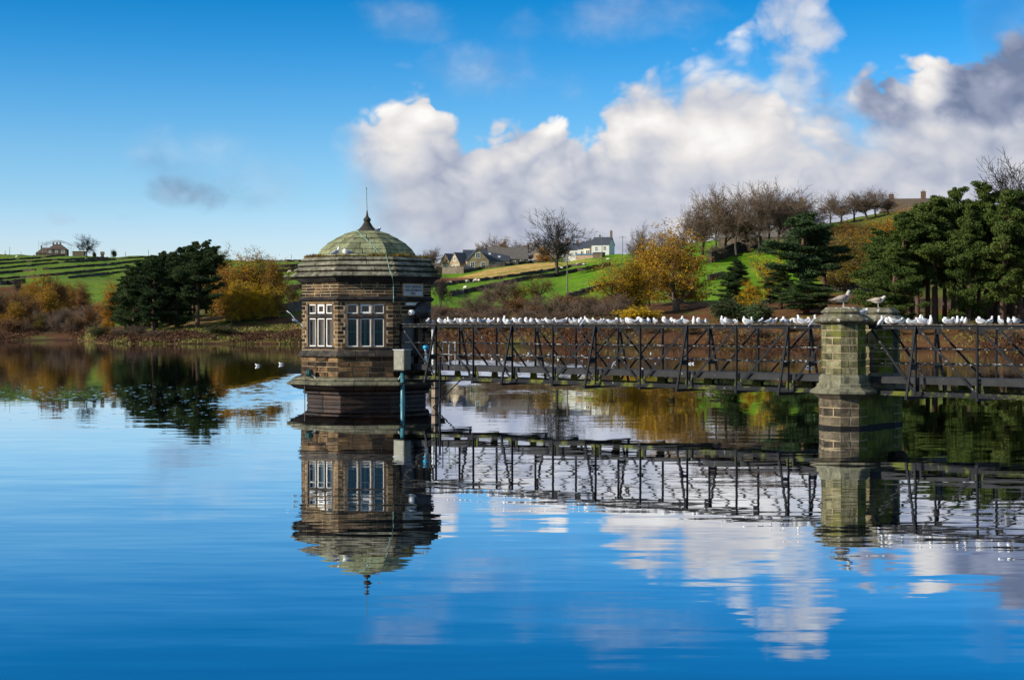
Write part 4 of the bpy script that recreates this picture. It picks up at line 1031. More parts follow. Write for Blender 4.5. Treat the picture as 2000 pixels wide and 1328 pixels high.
house('farmhouse', px(1543, 444, 455), math.radians(-14), 9, 8, 3.4, 7.4, 'dark farmhouse with one pale window among the bare ridge trees', M_hdark, M_brownroof, [('f', -2.8, 1.8, 1.1, 2.0), ('f', 1.8, 1.8, 1.0, 1.4)], [(3.2, 1.0, 1.0)])
house('hilltop_house', px(1774, 418, 480), math.radians(-6), 17, 9, .6, 4.6, 'brown-roofed house with two chimney stacks topping the pine slope', M_hdark, M_brownroof, [], [(-5.2, 1.4, 1.5), (4.6, 2.2, 1.5)], hip=2.0)
# farmhouse under repair on the left skyline
Yf = 770.0
hf, HP = house('farmhouse', px(113, 497, Yf), math.radians(8), 9.6, 8, 2.3, 4.9, 'hip-roofed brown farmhouse wrapped in scaffolding on the skyline', M_hdark, M_brownroof,
      [('f', -3.2, 1.2, 1.0, 1.2), ('f', 3.2, 1.2, 1.4, 1.4), ('f', 0, 1.2, .9, 1.0)], [(-2.2, .8, .7), (-.4, .9, .7), (1.2, .9, .7)], hip=3.2)
house('barn', px(96, 497, Yf + 3), math.radians(8), 12, 7, .6, 3.2, 'low brown barn leaning against the scaffolded farmhouse', M_hdark, M_brownroof, [], [(-3.8, .9, .6)], hip=3.0, cat='barn')
house('shed', px(154.5, 497, Yf - 4), math.radians(2), 5.6, 4, 1.2, 1.45, 'long low green-grey shed beside the skyline oak', M_hdark, plain('mossy_felt', (0.13, 0.12, 0.06), 0.9), [], cat='shed')
house('hut', px(200, 498, 700), 0.1, 1.3, 1.3, .6, 1.3, 'tiny hut at the foot of a skyline pole', M_hdark, M_oldslate, [], cat='hut')
sc = Thing('scaffolding', px(113, 497, Yf), 'pale tube scaffolding with arched temporary roof frame around the skyline farmhouse', 'scaffold')
M_tube = plain('galvanised_tube', (0.33, 0.33, 0.32), 0.5, 0.3)
for x in (-8.5, -6.5, -4.5, 6.0, 7.0):
    for y in (-5.4, 5.4):
        m = MB().tube([HP(x, y, -2), HP(x, y, 5.6 + (1.0 if x < -4 else -1.0))], .05, 4); sc.part('standard', m.v, m.f, M_tube)
for z, x0, x1 in ((5.4, -9, -3.6), (4.2, -9, -3.6), (3.0, 4.6, 7.4), (4.4, 4.6, 7.4), (1.0, 4.6, 7.4)):
    for y in (-5.4, 5.4):
        m = MB().tube([HP(x0, y, z), HP(x1, y, z)], .05, 4); sc.part('ledger', m.v, m.f, M_tube)
for y in (-5.2, -1.8, 1.8, 5.2):
    m = MB()
    for rr_ in (0, .7):
        m.tube([HP(-7 + 14 * i / 12, y, 4.9 - rr_ + 2.0 * math.sin(math.pi * i / 12)) for i in range(13)], .045, 4)
    for i in range(12):
        m.tube([HP(-7 + 14 * i / 12, y, 4.9 + 2.0 * math.sin(math.pi * i / 12)), HP(-7 + 14 * (i + 1) / 12, y, 4.2 + 2.0 * math.sin(math.pi * (i + 1) / 12))], .03, 3)
    sc.part('roof_truss', m.v, m.f, M_tube)

# ------------------------------------------------------------------ poles
M_pole = plain('weathered_pole_wood', (0.14, 0.12, 0.085), 0.9, var=0.3)
def pole(u, Y, vtop, label, arm=0.0, r=0.13, group=None):
    g = ground(u, Y); top = px(u, vtop, Y)
    t = Thing('utility_pole', g, label, 'utility pole', group)
    m = MB().tube([g - Z, top], [r * 1.2, r * .8], 7); t.part('pole', m.v, m.f, M_pole)
    if arm:
        m = MB().beam(top + Vector((-arm, 0, -.5)), top + Vector((arm, .2, -.5)), .12, .14); a = t.part('crossarm', m.v, m.f, M_pole)
        for s in (-.9, -.45, .45, .9):
            m = MB().lathe(top + Vector((arm * s, .1 * s, -.42)), [(.03, 0), (.06, .08), (.05, .2), (.02, .25)], 6); t.part('insulator', m.v, m.f, M_white, a)
pole(1108, 349, 500, 'tall plain wooden pole standing alone in the green pasture', r=.16)
pole(1176, 560, 461, 'wooden utility pole with crossarm before the white end house', 1.5)
pole(1216, 570, 461, 'wooden utility pole with crossarm beside the bare tree above the terrace', 1.5)
for u, vt, Y in ((19, 482, 716), (10, 489, 716), (217, 487, 718), (245, 492, 712), (290, 488, 712), (569, 497, 690), (41, 492, 716)):
    pole(u, Y, vt, 'thin wooden pole on the grassy hill skyline', r=.11, group='poles along the hill skyline')

# ------------------------------------------------------------------ trees: a few grown templates, then copies
M_bark = plain('grey_brown_bark', (0.055, 0.045, 0.035), 0.95, var=0.4)
M_twig = plain('brown_twigs', (0.14, 0.094, 0.062), 0.95, var=0.35)
M_dktwig = plain('dark_twigs', (0.035, 0.028, 0.024), 0.95, var=0.3)
M_palebark = plain('pale_bark', (0.20, 0.15, 0.10), 0.95, var=0.35)
M_pinebark = plain('reddish_pine_bark', (0.095, 0.052, 0.032), 0.95, var=0.4)
LEAF = {
    'pine': leafmat('pine_needles', [(0.007, 0.015, 0.007), (0.016, 0.032, 0.012), (0.034, 0.058, 0.018), (0.065, 0.095, 0.028)], trans=0.05),
    'pineblue': leafmat('blue_green_pine_needles', [(0.012, 0.028, 0.013), (0.028, 0.056, 0.022), (0.050, 0.088, 0.030), (0.08, 0.12, 0.04)], trans=0.05),
    'pinegreen': leafmat('fresh_pine_needles', [(0.010, 0.021, 0.006), (0.024, 0.046, 0.010), (0.050, 0.082, 0.015), (0.095, 0.125, 0.025)], trans=0.05),
    'yellow': leafmat('yellow_autumn_leaves', [(0.20, 0.12, 0.012), (0.42, 0.26, 0.012), (0.60, 0.38, 0.015), (0.68, 0.48, 0.03)], trans=0.35),
    'gold': leafmat('golden_brown_leaves', [(0.10, 0.052, 0.012), (0.23, 0.12, 0.014), (0.37, 0.20, 0.018), (0.50, 0.30, 0.03)], trans=0.3),
    'olive': leafmat('olive_autumn_leaves', [(0.06, 0.045, 0.012), (0.13, 0.095, 0.018), (0.21, 0.15, 0.025), (0.30, 0.21, 0.03)], trans=0.3),
    'russet': leafmat('russet_leaves', [(0.06, 0.028, 0.012), (0.12, 0.055, 0.02), (0.20, 0.095, 0.03), (0.29, 0.15, 0.04)], trans=0.3),
    'orange': leafmat('orange_leaves', [(0.14, 0.06, 0.012), (0.28, 0.12, 0.014), (0.42, 0.20, 0.02), (0.50, 0.27, 0.03)], trans=0.3),
    'green': leafmat('dull_green_leaves', [(0.02, 0.03, 0.01), (0.045, 0.06, 0.015), (0.08, 0.10, 0.02)], trans=0.2),
}
def arr_mesh(name, V, Q, mat):
    me = bpy.data.meshes.new(name); V = np.asarray(V, np.float32); Q = np.asarray(Q, np.int32)
    me.vertices.add(len(V)); me.vertices.foreach_set('co', V.ravel())
    n, k = Q.shape
    me.loops.add(n * k); me.loops.foreach_set('vertex_index', Q.ravel())
    me.polygons.add(n); me.polygons.foreach_set('loop_start', np.arange(0, n * k, k, dtype=np.int32)); me.polygons.foreach_set('loop_total', np.full(n, k, np.int32))
    me.materials.append(mat); me.update(calc_edges=True)
    return me
def leaf_quads(C, size, rng, flat=0.4, aspect=0.7, up=None):
    """quads of random tilt round the points C"""
    n = len(C); a = rng.normal(size=(n, 3)); a[:, 2] *= flat
    if up is not None: a = a * 0.6 + up
    a /= np.linalg.norm(a, axis=1)[:, None] + 1e-9
    b = rng.normal(size=(n, 3)); b -= a * np.sum(a * b, 1)[:, None]; b /= np.linalg.norm(b, axis=1)[:, None] + 1e-9
    s = size * rng.uniform(0.55, 1.35, n)[:, None]
    A = a * s; B = b * s * aspect
    V = np.stack([C - A, C - B * .9 + A * .1, C + A, C + B * .9 - A * .05], 1).reshape(-1, 3)
    return V, np.arange(4 * n).reshape(n, 4)
def skeleton(rng, prm):
    """recursive branching; returns polylines with radii and the outermost points"""
    br = []; tips = []
    def rec(p, d, L, r, lev):
        n = 5 if lev == 0 else (4 if lev < 3 else 2)
        pts = [p.copy()]; rad = [r]; q = p.copy(); dd = d.copy()
        for i in range(n):
            dd = dd + rng.normal(size=3) * prm['wig'] * (0.4 if lev == 0 else 1) + np.array([0, 0, prm['up'] * (1 if lev else 0.2)])
            dd /= np.linalg.norm(dd); q = q + dd * L / n; pts.append(q.copy()); rad.append(r * (1 - 0.42 * (i + 1) / n))
        br.append((pts, rad, lev))
        if lev >= prm['lev']: tips.append((q, dd)); return
        if lev == prm['lev'] - 1: tips.append((q, dd))
        def child(i, ang, ls, rs):
            ax = rng.normal(size=3); ax -= dd * ax.dot(dd); ax /= np.linalg.norm(ax)
            c = dd * math.cos(ang) + ax * math.sin(ang); c[2] += prm.get('lift', 0.0); c /= np.linalg.norm(c)
            rec(pts[i].copy(), c, L * ls, rad[i] * rs, lev + 1)
        ke = prm['ends'][lev] if lev < len(prm['ends']) else 2
        for _ in range(ke): child(len(pts) - 1, rng.uniform(*prm['ang']), rng.uniform(*prm['ls']), .78)
        ks = prm['sides'][lev] if lev < len(prm['sides']) else 2
        for _ in range(ks): child(int(rng.integers(max(1, int(len(pts) * prm.get('first', .3)) if lev else prm.get('f0', 3)), len(pts) - 1)) if len(pts) > 2 else 1, rng.uniform(*prm['sang']), rng.uniform(*prm['ls']) * .8, .55)
    for k in range(prm.get('stems', 1)):
        d = np.array([rng.normal() * .12 * prm.get('splay', 1), rng.normal() * .12 * prm.get('splay', 1), 1.0]); d /= np.linalg.norm(d)
        p = np.array([rng.normal() * .25, rng.normal() * .25, 0]) if prm.get('stems', 1) > 1 else np.zeros(3)
        rec(p, d, prm['L'], prm['r'], 0)
    return br, tips
def scaled(br, tips, H=10.0, W=None):
    P = np.concatenate([np.array(b[0]) for b in br]); k = H / np.percentile(P[:, 2], 99.8)
    s = np.array([k, k, k]); c = P[P[:, 2] > .4 * P[:, 2].max()].mean(0); sh = np.array([c[0], c[1], 0]) / c[2]
    br = [([p - sh * p[2] for p in a], b, l) for a, b, l in br]; tips = [(p - sh * p[2], d) for p, d in tips]; P = np.concatenate([np.array(b[0]) for b in br])
    if W: w = np.percentile(np.hypot(P[:, 0], P[:, 1]), 98) * k; s[0] *= W / w; s[1] *= W / w
    return [([p * s for p in a], [x * k for x in b], c) for a, b, c in br], [(p * s, d) for p, d in tips]
def wood_mesh(name, br, mat, rmin=0.012, maxlev=9, sides=(8, 6, 5, 4, 3, 3, 3)):
    m = MB()
    for pts, rad, lev in br:
        if lev > maxlev: continue
        pp = [Vector(p) for p in pts]
        if lev == 0: pp[0] = pp[0] - Vector((0, 0, 0.6)); rad = [rad[0] * 1.35] + rad[1:]
        m.tube(pp, [max(rmin, r) for r in rad], sides[min(lev, 6)], cap=(lev == 0))
    return mk(name, m.v, m.f, mat, True)
TPL = {}
def bare_template(key, seed, lev=5, ends=(3, 2, 2, 2, 2), sides=(4, 3, 3, 3, 2), W=4.2, up=.05, L=3.0, stems=1, rmin=.013, ang=(.25, .65)):
    rng = np.random.default_rng(seed)
    br, tips = skeleton(rng, dict(lev=lev, ends=ends, sides=sides, wig=.16, up=up, ang=ang, sang=(.5, 1.0), ls=(.62, .86), L=L, r=.24 if stems == 1 else .10, stems=stems))
    br, tips = scaled(br, tips, 10, W)
    TPL[key] = (wood_mesh('trunk', [b for b in br if b[2] <= 1], M_bark), wood_mesh('crown', [b for b in br if b[2] > 1], M_twig, rmin))
def leaf_template(key, seed, W=4.4, n=7000, size=.17, rad=.75, L=2.4, stems=1, first=.3, up=.03, flat=.6, low=0.14):
    rng = np.random.default_rng(seed)
    br, tips = skeleton(rng, dict(lev=4, ends=(3, 3, 2, 2), sides=(4, 3, 3, 2), wig=.17, up=up, ang=(.3, .8), sang=(.6, 1.25), ls=(.6, .85), L=L, r=.22 if stems == 1 else .10, stems=stems, first=first, f0=1))
    br, tips = scaled(br, tips, 9.7, W * .93)
    T_ = np.array([t[0] for t in tips]); T_ = T_[T_[:, 2] > 10 * low]
    # clumps of leaves round the twig ends, thinner inside so that limbs and gaps show
    keep = rng.random(len(T_)) < .85; T_ = T_[keep]
    idx = rng.integers(0, len(T_), n); clump = rng.uniform(.5, 1.3, len(T_))[idx]
    C = T_[idx] + rng.normal(size=(n, 3)) * np.array([rad, rad, rad * flat])[None] * .5 * clump[:, None]
    V, Q = leaf_quads(C, size, rng)
    crown = arr_mesh('crown', V, Q, LEAF['gold'])
    TPL[key] = (wood_mesh('trunk', br, M_bark, .014, 4), crown)
def pine_template(key, seed, zb=.28, W=2.3, shape=1.0, n=52000, size=.095, gap=.40):
    rng = np.random.default_rng(seed); m = MB(); C = []; U = []
    lean = rng.normal(size=2) * .25
    tp = lambda z: np.array([lean[0] * (z / 10) ** 2, lean[1] * (z / 10) ** 2, z])
    m.tube([Vector(tp(z)) - (Vector((0, 0, .6)) if z == 0 else Vector((0, 0, 0))) for z in (0, 1.5, 3, 5, 7, 8.5, 9.7)], [.24, .19, .165, .13, .09, .05, .02], 8)
    z = zb * 10
    while z < 9.85:
        f = (z - zb * 10) / (10 - zb * 10); prof = (min(1, .55 + f * 2.2)) * (1 - f ** 1.7 * .93) if shape > .5 else (1 - f) * .9 + .12
        k = 4 if f < .8 else 3
        for j in range(k):
            if rng.random() < .20: continue
            a = rng.uniform(0, 6.283); L = W * prof * rng.uniform(.4, 1.2); e = rng.uniform(.05, .45) + f * .5
            d = np.array([math.cos(a) * math.cos(e), math.sin(a) * math.cos(e), math.sin(e)])
            p0 = tp(z); pm = p0 + d * L * .5 - np.array([0, 0, .06 * L]); p1 = p0 + d * L
            m.tube([Vector(p0), Vector(pm), Vector(p1)], [.05, .035, .015], 4, False)
            for fr in (.45, .7, .9, 1.02):
                if fr * L < .35 and fr < .8: continue
                c = p0 + d * L * fr + rng.normal(size=3) * np.array([.2, .2, .1]); r = rng.uniform(.25, .72) * (.55 + .45 * min(1, L / 1.4))
                C.append(np.append(c, r))
        z += gap * rng.uniform(.75, 1.25)
    for zz, r in ((9.5, .34), (9.8, .26), (10.0, .16)): C.append(np.append(tp(zz), r))
    C = np.array(C); idx = rng.integers(0, len(C), n); c = C[idx]
    o = rng.normal(size=(n, 3)); o /= np.linalg.norm(o, axis=1)[:, None]; o *= (rng.random(n) ** .5)[:, None]
    Pn = c[:, :3] + o * c[:, 3:4] * np.array([1, 1, .58])
    up = o * .8 + np.array([0, 0, .7]); up /= np.linalg.norm(up, axis=1)[:, None]
    V, Q = leaf_quads(Pn, size, rng, 1.0, .35, up)
    TPL[key] = (mk('trunk', m.v, m.f, M_pinebark, True), arr_mesh('crown', V, Q, LEAF['pine']))
def bush_template(key, seed, leaves=0, lev=3, W=6.0, size=.3):
    rng = np.random.default_rng(seed)
    br, tips = skeleton(rng, dict(lev=lev, ends=(3, 2, 2), sides=(3, 3, 3), wig=.2, up=.03, ang=(.25, .7), sang=(.4, 1.0), ls=(.6, .9), L=4.0, r=.10, stems=9, splay=4.5))
    br, tips = scaled(br, tips, 10, W)
    stems = wood_mesh('stems', br, M_twig, .035, 9, (5, 4, 3, 3, 3, 3, 3))
    crown = None
    if leaves:
        T_ = np.array([t[0] for t in tips]); idx = rng.integers(0, len(T_), leaves)
        C = T_[idx] + rng.normal(size=(leaves, 3)) * .55; C[:, 2] = np.abs(C[:, 2])
        V, Q = leaf_quads(C, size, rng); crown = arr_mesh('crown', V, Q, LEAF['russet'])
    TPL[key] = (stems, crown)
bare_template('bareA', 101, W=4.3, rmin=.017); bare_template('bareB', 102, W=3.6, up=.08, rmin=.017); bare_template('bareC', 103, W=4.6, up=.03, rmin=.017)
bare_template('bareS', 104, lev=4, ends=(3, 3, 2, 2), sides=(3, 3, 3, 3), W=3.6, stems=3, L=2.6, rmin=.02)
leaf_template('leafA', 206, W=4.4, n=19000, size=.09, low=.12, L=2.2, rad=.62); leaf_template('leafB', 202, W=3.8, n=16000, size=.115, stems=2, low=.08); leaf_template('leafC', 203, W=4.2, n=10500, size=.11, rad=.6)
leaf_template('leafD', 204, W=4.6, n=20000, size=.095, stems=4, L=2.2, low=.08, rad=.6); leaf_template('thin', 205, W=4.0, n=5200, size=.10, rad=.6)
pine_template('pineA', 301, zb=.18); pine_template('pineB', 302, zb=.34, W=2.5); pine_template('pineC', 303, zb=.08, W=2.6, n=62000); pine_template('pineD', 304, zb=.42, W=2.0, n=42000)
bush_template('bushA', 401); bush_template('bushB', 402, 2600, W=6.5); bush_template('bushC', 403, 5200, W=7.0, size=.42); bush_template('bushD', 404, lev=3, W=5.0)
KINDNAME = {'bare': 'bare_tree', 'leaf': 'autumn_tree', 'thin': 'autumn_tree', 'pine': 'pine_tree', 'bush': 'shrub'}
_size = {}
def tsize(tpl):
    if tpl not in _size:
        P = []
        for me in TPL[tpl]:
            if me is None: continue
            co = np.empty(len(me.vertices) * 3, np.float32); me.vertices.foreach_get('co', co); P.append(co.reshape(-1, 3))
        P = np.concatenate(P)
        _size[tpl] = (float(np.percentile(np.abs(P[:, :2]), 96)) * 2, float(np.percentile(P[:, 2], 99.6)))
    return _size[tpl]
def plant(tpl, u, Y, vtop, wpx, label, leaf=None, twig=None, group=None, name=None, sink=0.0, vbase=None):
    """a copy of a template, its foot on the ground and its top at photo row vtop, wpx photo pixels wide"""
    g = ground(u, Y) if vbase is None else hit(u, vbase)
    Y = g.y
    H = (CAMZ - (vtop - HZ) / F * Y) - g.z; Wm = wpx * Y / F
    w0, h0 = tsize(tpl)
    kind = next(k for k in KINDNAME if tpl.startswith(k))
    nm = name or KINDNAME[kind]
    cat = 'shrub' if kind == 'bush' else 'tree'
    e = ob(nm, None, None, g - Vector((0, 0, sink))); tag(e, label, cat, group)
    sx = Wm / w0; e.scale = (sx, sx * R.uniform(.9, 1.1), H / h0); e.rotation_euler = (0, 0, R.uniform(0, 6.28))
    tr, cr = TPL[tpl]
    for me, nme, mt in ((tr, 'stems' if kind == 'bush' else 'trunk', twig if (kind == 'bush' or twig in (M_palebark, M_dktwig)) else None), (cr, 'crown', LEAF[leaf] if leaf else (twig if kind == 'bare' else None))):
        if me is None: continue
        o = ob(nme, me, e)
        if mt is not None: o.material_slots[0].link = 'OBJECT'; o.material_slots[0].material = mt
    return e
def many(rows, tpls, label, group, leaf=None, twig=None, name=None):
    for i, r in enumerate(rows):
        plant(tpls[i % len(tpls)], *r, label, leaf, twig, group, name)
# left bank wood
many([(262, 259, 521, 66), (300, 256, 512, 70), (345, 258, 503, 66)], ['pineC', 'pineA', 'pineC'], 'dark green pine on the lake edge of the dense grove beside the yellow trees', 'pines on the edge of the lakeside grove', 'pine')
many([(285, 276, 502, 60), (320, 279, 493, 60), (352, 282, 484, 60), (378, 286, 473, 56), (402, 286, 471, 56), (415, 284, 482, 50), (244, 270, 552, 46), (335, 270, 496, 58), (372, 272, 482, 58), (305, 268, 500, 60), (272, 266, 512, 60)], ['pineA', 'pineC', 'pineB'], 'dark pine with pointed top in the middle of the dense lakeside grove', 'pines within the lakeside grove', 'pine')
plant('pineB', 386, 256, 497, 76, 'round-topped dark pine with bare lower trunk fronting the dense grove', 'pine')
plant('leafD', 445, 268, 524, 66, 'orange-yellow tree on the grove side of the lakeside autumn clump', 'orange')
plant('leafB', 482, 272, 500, 74, 'golden-brown tree in the heart of the lakeside autumn clump', 'gold')
plant('leafA', 512, 274, 490, 82, 'tallest olive-brown tree of the lakeside autumn clump', 'olive')
plant('leafD', 536, 270, 508, 54, 'golden-brown tree on the pasture side of the lakeside autumn clump', 'gold')
many([(462, 264, 548, 50), (497, 265, 555, 50), (522, 266, 560, 46)], ['leafD', 'leafB'], 'low bright yellow autumn tree under the lakeside clump', 'bright yellow understorey trees', 'yellow')
many([(430, 292, 484, 60), (418, 300, 500, 50)], ['leafC', 'thin'], 'thin olive autumn tree rising behind the dark grove', 'olive trees behind the grove', 'olive')
plant('thin', 567, 285, 548, 34, 'slender russet sapling in the pasture by the grey wall', 'russet')
plant('leafC', 586, 287, 571, 18, 'little bright yellow sapling near the tower wall', 'orange')
many([(10, 312, 560, 60), (60, 322, 583, 44), (102, 345, 536, 50), (118, 350, 545, 44), (45, 318, 575, 50), (-30, 312, 556, 60), (175, 300, 600, 30)], ['thin', 'bareS', 'leafC', 'bareS'], 'brown half-bare tree in the wooded bank across the bay', 'brown trees of the wooded bank', 'russet')
many([(75, 345, 536, 60), (33, 300, 590, 38), (52, 338, 552, 44), (92, 330, 556, 40)], ['leafC', 'leafB'], 'yellow-brown oak in the wooded bank across the bay', 'oaks of the wooded bank', 'gold')
plant('leafA', 160, 368, 549, 40, 'round orange-brown oak standing at the corner of the fields', 'russet')
plant('leafC', 140, 372, 552, 26, 'small golden oak beside the round orange-brown oak', 'gold')
plant('leafB', 222, 272, 552, 44, 'tall orange tree at the left edge of the pine grove', 'orange')
plant('leafC', 80, 298, 611, 32, 'pale olive tree on thin stems above the water', 'olive')
plant('leafC', 33, 345, 565, 40, 'tan tree on the hill side of the wooded bank', 'olive')
plant('bareS', 35, 420, 541, 16, 'small bare thorn by a field wall on the hill', None, M_dktwig)
plant('bareA', 169, 700, 459, 38, 'spreading bare oak alone on the hill skyline', None, M_dktwig)
plant('bushC', 222.5, 705, 488, 8, 'small upright shrub on the hill skyline', 'green')
plant('bushC', 184, 705, 491, 6, 'small dark round shrub beside the skyline oak', 'green')
# beyond the tower
plant('bareB', 843, 680, 486, 44, 'bare tree showing behind the tower cornice', None, M_twig)
plant('bareS', 862, 262, 537, 34, 'small twisted bare tree at the pasture edge by the tower', None, M_dktwig)
many([(955, 720, 464, 38), (1012, 716, 470, 34), (940, 722, 478, 30)], ['bareB', 'bareA'], 'fine-twigged bare tree behind the school roofs', 'bare trees behind the school', None, M_twig)
plant('leafC', 982, 712, 464, 32, 'dark leaf-tufted tree rising behind the old schoolhouse', 'russet')
plant('leafC', 1027, 705, 472, 30, 'brown-leaved tree between the schoolhouse and terrace', 'russet')
plant('bareA', 1047, 705, 468, 34, 'bare tree at the lower end of the terrace', None, M_twig)
plant('leafA', 1062, 660, 478, 32, 'russet beech in front of the lower terrace house', 'orange')
plant('bareA', 1087, 498, 415, 84, 'big bare forked tree standing by the pasture wall', None, M_dktwig)
many([(958, 252, 557, 40), (985, 250, 543, 46), (1014, 251, 555, 40), (1128, 252, 575, 40)], ['bareS', 'bareS', 'thin'], 'bare brown lakeside thorn tree below the pasture', 'bare thorn trees below the pasture', None, M_twig)
plant('thin', 1052, 250, 538, 48, 'bushy olive-brown tree below the pasture', 'olive')
# yellow trees by the shore
plant('leafA', 1322, 246, 438, 136, 'largest golden-brown maple with pale trunk base on the shore', 'gold', M_palebark)
plant('leafD', 1228, 240, 506, 92, 'bright yellow many-stemmed tree beside the largest maple', 'yellow')
plant('leafB', 1270, 256, 470, 62, 'golden-yellow tree pressed against the largest maple', 'gold')
plant('thin', 1205, 238, 530, 80, 'thin yellow tree with fanned bare branches leaning over the bank', 'yellow')
plant('bushC', 1243, 224, 601, 74, 'low bright yellow shrub at the foot of the yellow trees', 'yellow')
plant('bareB', 1248, 380, 444, 50, 'bare tree rising above the golden trees near the terrace', None, M_twig)
plant('leafC', 1262, 360, 462, 40, 'russet half-bare tree behind the golden trees', 'russet')
plant('bareB', 1305, 380, 452, 50, 'bare brown treetop behind the largest maple', None, M_twig)
# bare ridge
many([(1398, 395, 368, 74), (1372, 402, 386, 64), (1440, 392, 375, 72), (1482, 392, 364, 76), (1522, 398, 360, 74), (1556, 404, 372, 64), (1350, 400, 404, 50), (1418, 405, 380, 66), (1462, 402, 372, 60), (1503, 405, 372, 60), (1585, 410, 395, 50)], ['bareA', 'bareB', 'bareC'],
     'tall bare tree in the row along the ridge above the green field', 'bare trees along the ridge', None, M_twig)
many([(1640, 450, 384, 60), (1668, 452, 376, 54), (1692, 450, 372, 56), (1712, 455, 372, 50), (1622, 452, 376, 44), (1735, 458, 388, 40)], ['bareC', 'bareA', 'bareB'],
     'bare spreading tree on the skyline between barns and the hilltop house', 'bare trees by the hilltop house', None, M_twig)
many([(1990, 300, 318, 120), (2070, 300, 312, 110)], ['bareB', 'bareC'], 'tall bare tree overtopping the pine plantation', 'bare trees over the plantation', None, M_dktwig)
many([(1395, 385, 478, 40), (1540, 385, 452, 60), (1580, 380, 448, 60), (1612, 370, 456, 50)], ['bushD', 'bushA'], 'grey-brown thicket under the bare ridge trees', 'thickets under the ridge trees', None, M_twig, 'thicket')
many([(1612, 400, 440, 60), (1640, 405, 432, 60), (1672, 400, 436, 64), (1700, 398, 432, 60), (1728, 390, 430, 60), (1655, 350, 470, 70), (1615, 330, 488, 60)], ['thin', 'bareS', 'leafC', 'thin'], 'russet scrub tree on the slope between ridge and pines', 'russet scrub below the ridge', 'russet')
# pines on the right
plant('pineB', 1566, 232, 417, 122, 'broad blue-green Scots pine standing apart above the shore', 'pineblue')
plant('pineD', 1610, 240, 436, 76, 'dark narrow pine just behind the broad blue-green pine', 'pine')
plant('pineC', 1437, 236, 509, 56, 'small dense dark pine near the yellow-green saplings', 'pine')
plant('pineA', 1575, 226, 545, 96, 'short bushy pine beneath the broad blue-green pine', 'pineblue')
plant('pineA', 1525, 234, 520, 60, 'young dark pine between yellow-green saplings and broad pine', 'pine')
plant('thin', 1502, 246, 492, 60, 'thin yellow-green sapling with bare twigs among the pines', 'yellow')
plant('leafC', 1468, 234, 548, 46, 'bright yellow-green sapling beside the small dense pine', 'yellow')
plant('bushC', 1425, 226, 585, 66, 'dark evergreen juniper mound on the shore', 'pine')
plant('bushC', 1480, 222, 590, 50, 'greener juniper mound under the yellow-green sapling', 'pineblue')
many([(1662, 262, 462, 128), (1625, 272, 478, 80), (1700, 285, 440, 90)], ['leafC', 'thin', 'leafC'], 'tan half-bare autumn tree between the two pine groups', 'tan trees between the pines', 'olive')
many([(1748, 330, 408, 74), (1790, 335, 402, 60), (1715, 325, 430, 60), (1660, 330, 440, 70)], ['leafC', 'thin'], 'ochre autumn tree on the slope below the hilltop house', 'ochre trees below the hilltop house', 'gold')
many([(1722, 214, 450, 84), (1762, 208, 416, 88), (1742, 203, 486, 96), (1792, 212, 400, 80), (1826, 208, 384, 86), (1862, 210, 369, 86), (1893, 206, 396, 82), (1926, 209, 358, 90), (1958, 205, 376, 88), (1992, 207, 372, 92), (2030, 205, 376, 92), (2075, 203, 368, 96)],
     ['pineC', 'pineB', 'pineA', 'pineB', 'pineD', 'pineB'], 'tall dark pine of the shore plantation behind the pier', 'pines of the shore plantation', 'pinegreen')
many([(1812, 216, 424, 84), (1845, 219, 412, 84), (1880, 217, 418, 84), (1912, 218, 412, 80), (1945, 219, 412, 84), (1978, 216, 410, 84), (2012, 216, 415, 84), (1778, 220, 440, 80), (1740, 222, 462, 80), (1862, 226, 402, 84), (1900, 228, 400, 84), (1935, 227, 398, 84), (1972, 226, 398, 84)],
     ['pineD', 'pineB'], 'inner pine with straight bare trunk of the shore plantation', 'inner pines of the plantation', 'pine')
# shrubs along the shore
SH = 'brown leafless shrub in the lakeside scrub beyond the footbridge'
for i in range(34):
    u = 838 + i * 11.5 + R.uniform(-5, 5); Y = shoreY(u) + R.uniform(6, 26); g = ground(u, Y); h = R.uniform(1.6, 3.6)
    v = HZ - (g.z + h - CAMZ) * F / Y
    if i % 4 == 3: plant('bushB', u, Y, v, R.uniform(36, 60), 'russet-leaved shrub in the lakeside scrub beyond the footbridge', 'russet', M_twig, 'russet shrubs of the lakeside scrub')
    elif i % 9 == 4: plant('bushB', u, Y, v, R.uniform(36, 60), 'dull green shrub in the lakeside scrub beyond the footbridge', 'green', M_twig, 'green shrubs of the lakeside scrub')
    else: plant(['bushA', 'bushD'][i % 2], u, Y, v, R.uniform(34, 62), SH, None, M_twig, 'bare shrubs of the lakeside scrub')
for i in range(14):
    u = 1250 + i * 56 + R.uniform(-20, 20); Y = shoreY(u) + R.uniform(3, 12); g = ground(u, Y); h = R.uniform(1.2, 2.4)
    plant(['bushA', 'bushD', 'bushB'][i % 3], u, Y, HZ - (g.z + h - CAMZ) * F / Y, R.uniform(30, 60), 'twiggy shrub rooted in the red bracken bank near the pier', 'olive' if i % 3 == 2 else None, M_twig, 'shrubs of the bracken bank')
plant('bushB', 192, 254, 634, 26, 'round olive-green shrub on the promontory tip', 'green', M_twig)
many([(205, 262, 640, 34), (268, 250, 634, 40), (300, 247, 644, 36), (235, 252, 642, 36), (345, 248, 652, 30)], ['bushA', 'bushD'], 'grey bare shrub along the promontory below the pine grove', 'grey shrubs of the promontory', None, M_twig)
plant('bushB', 432, 246, 634, 58, 'wide grey-green shrub on the promontory shore', 'green', M_twig)
plant('leafC', 206, 258, 622, 24, 'little orange shrub-like tree by the olive-green shrub', 'orange')
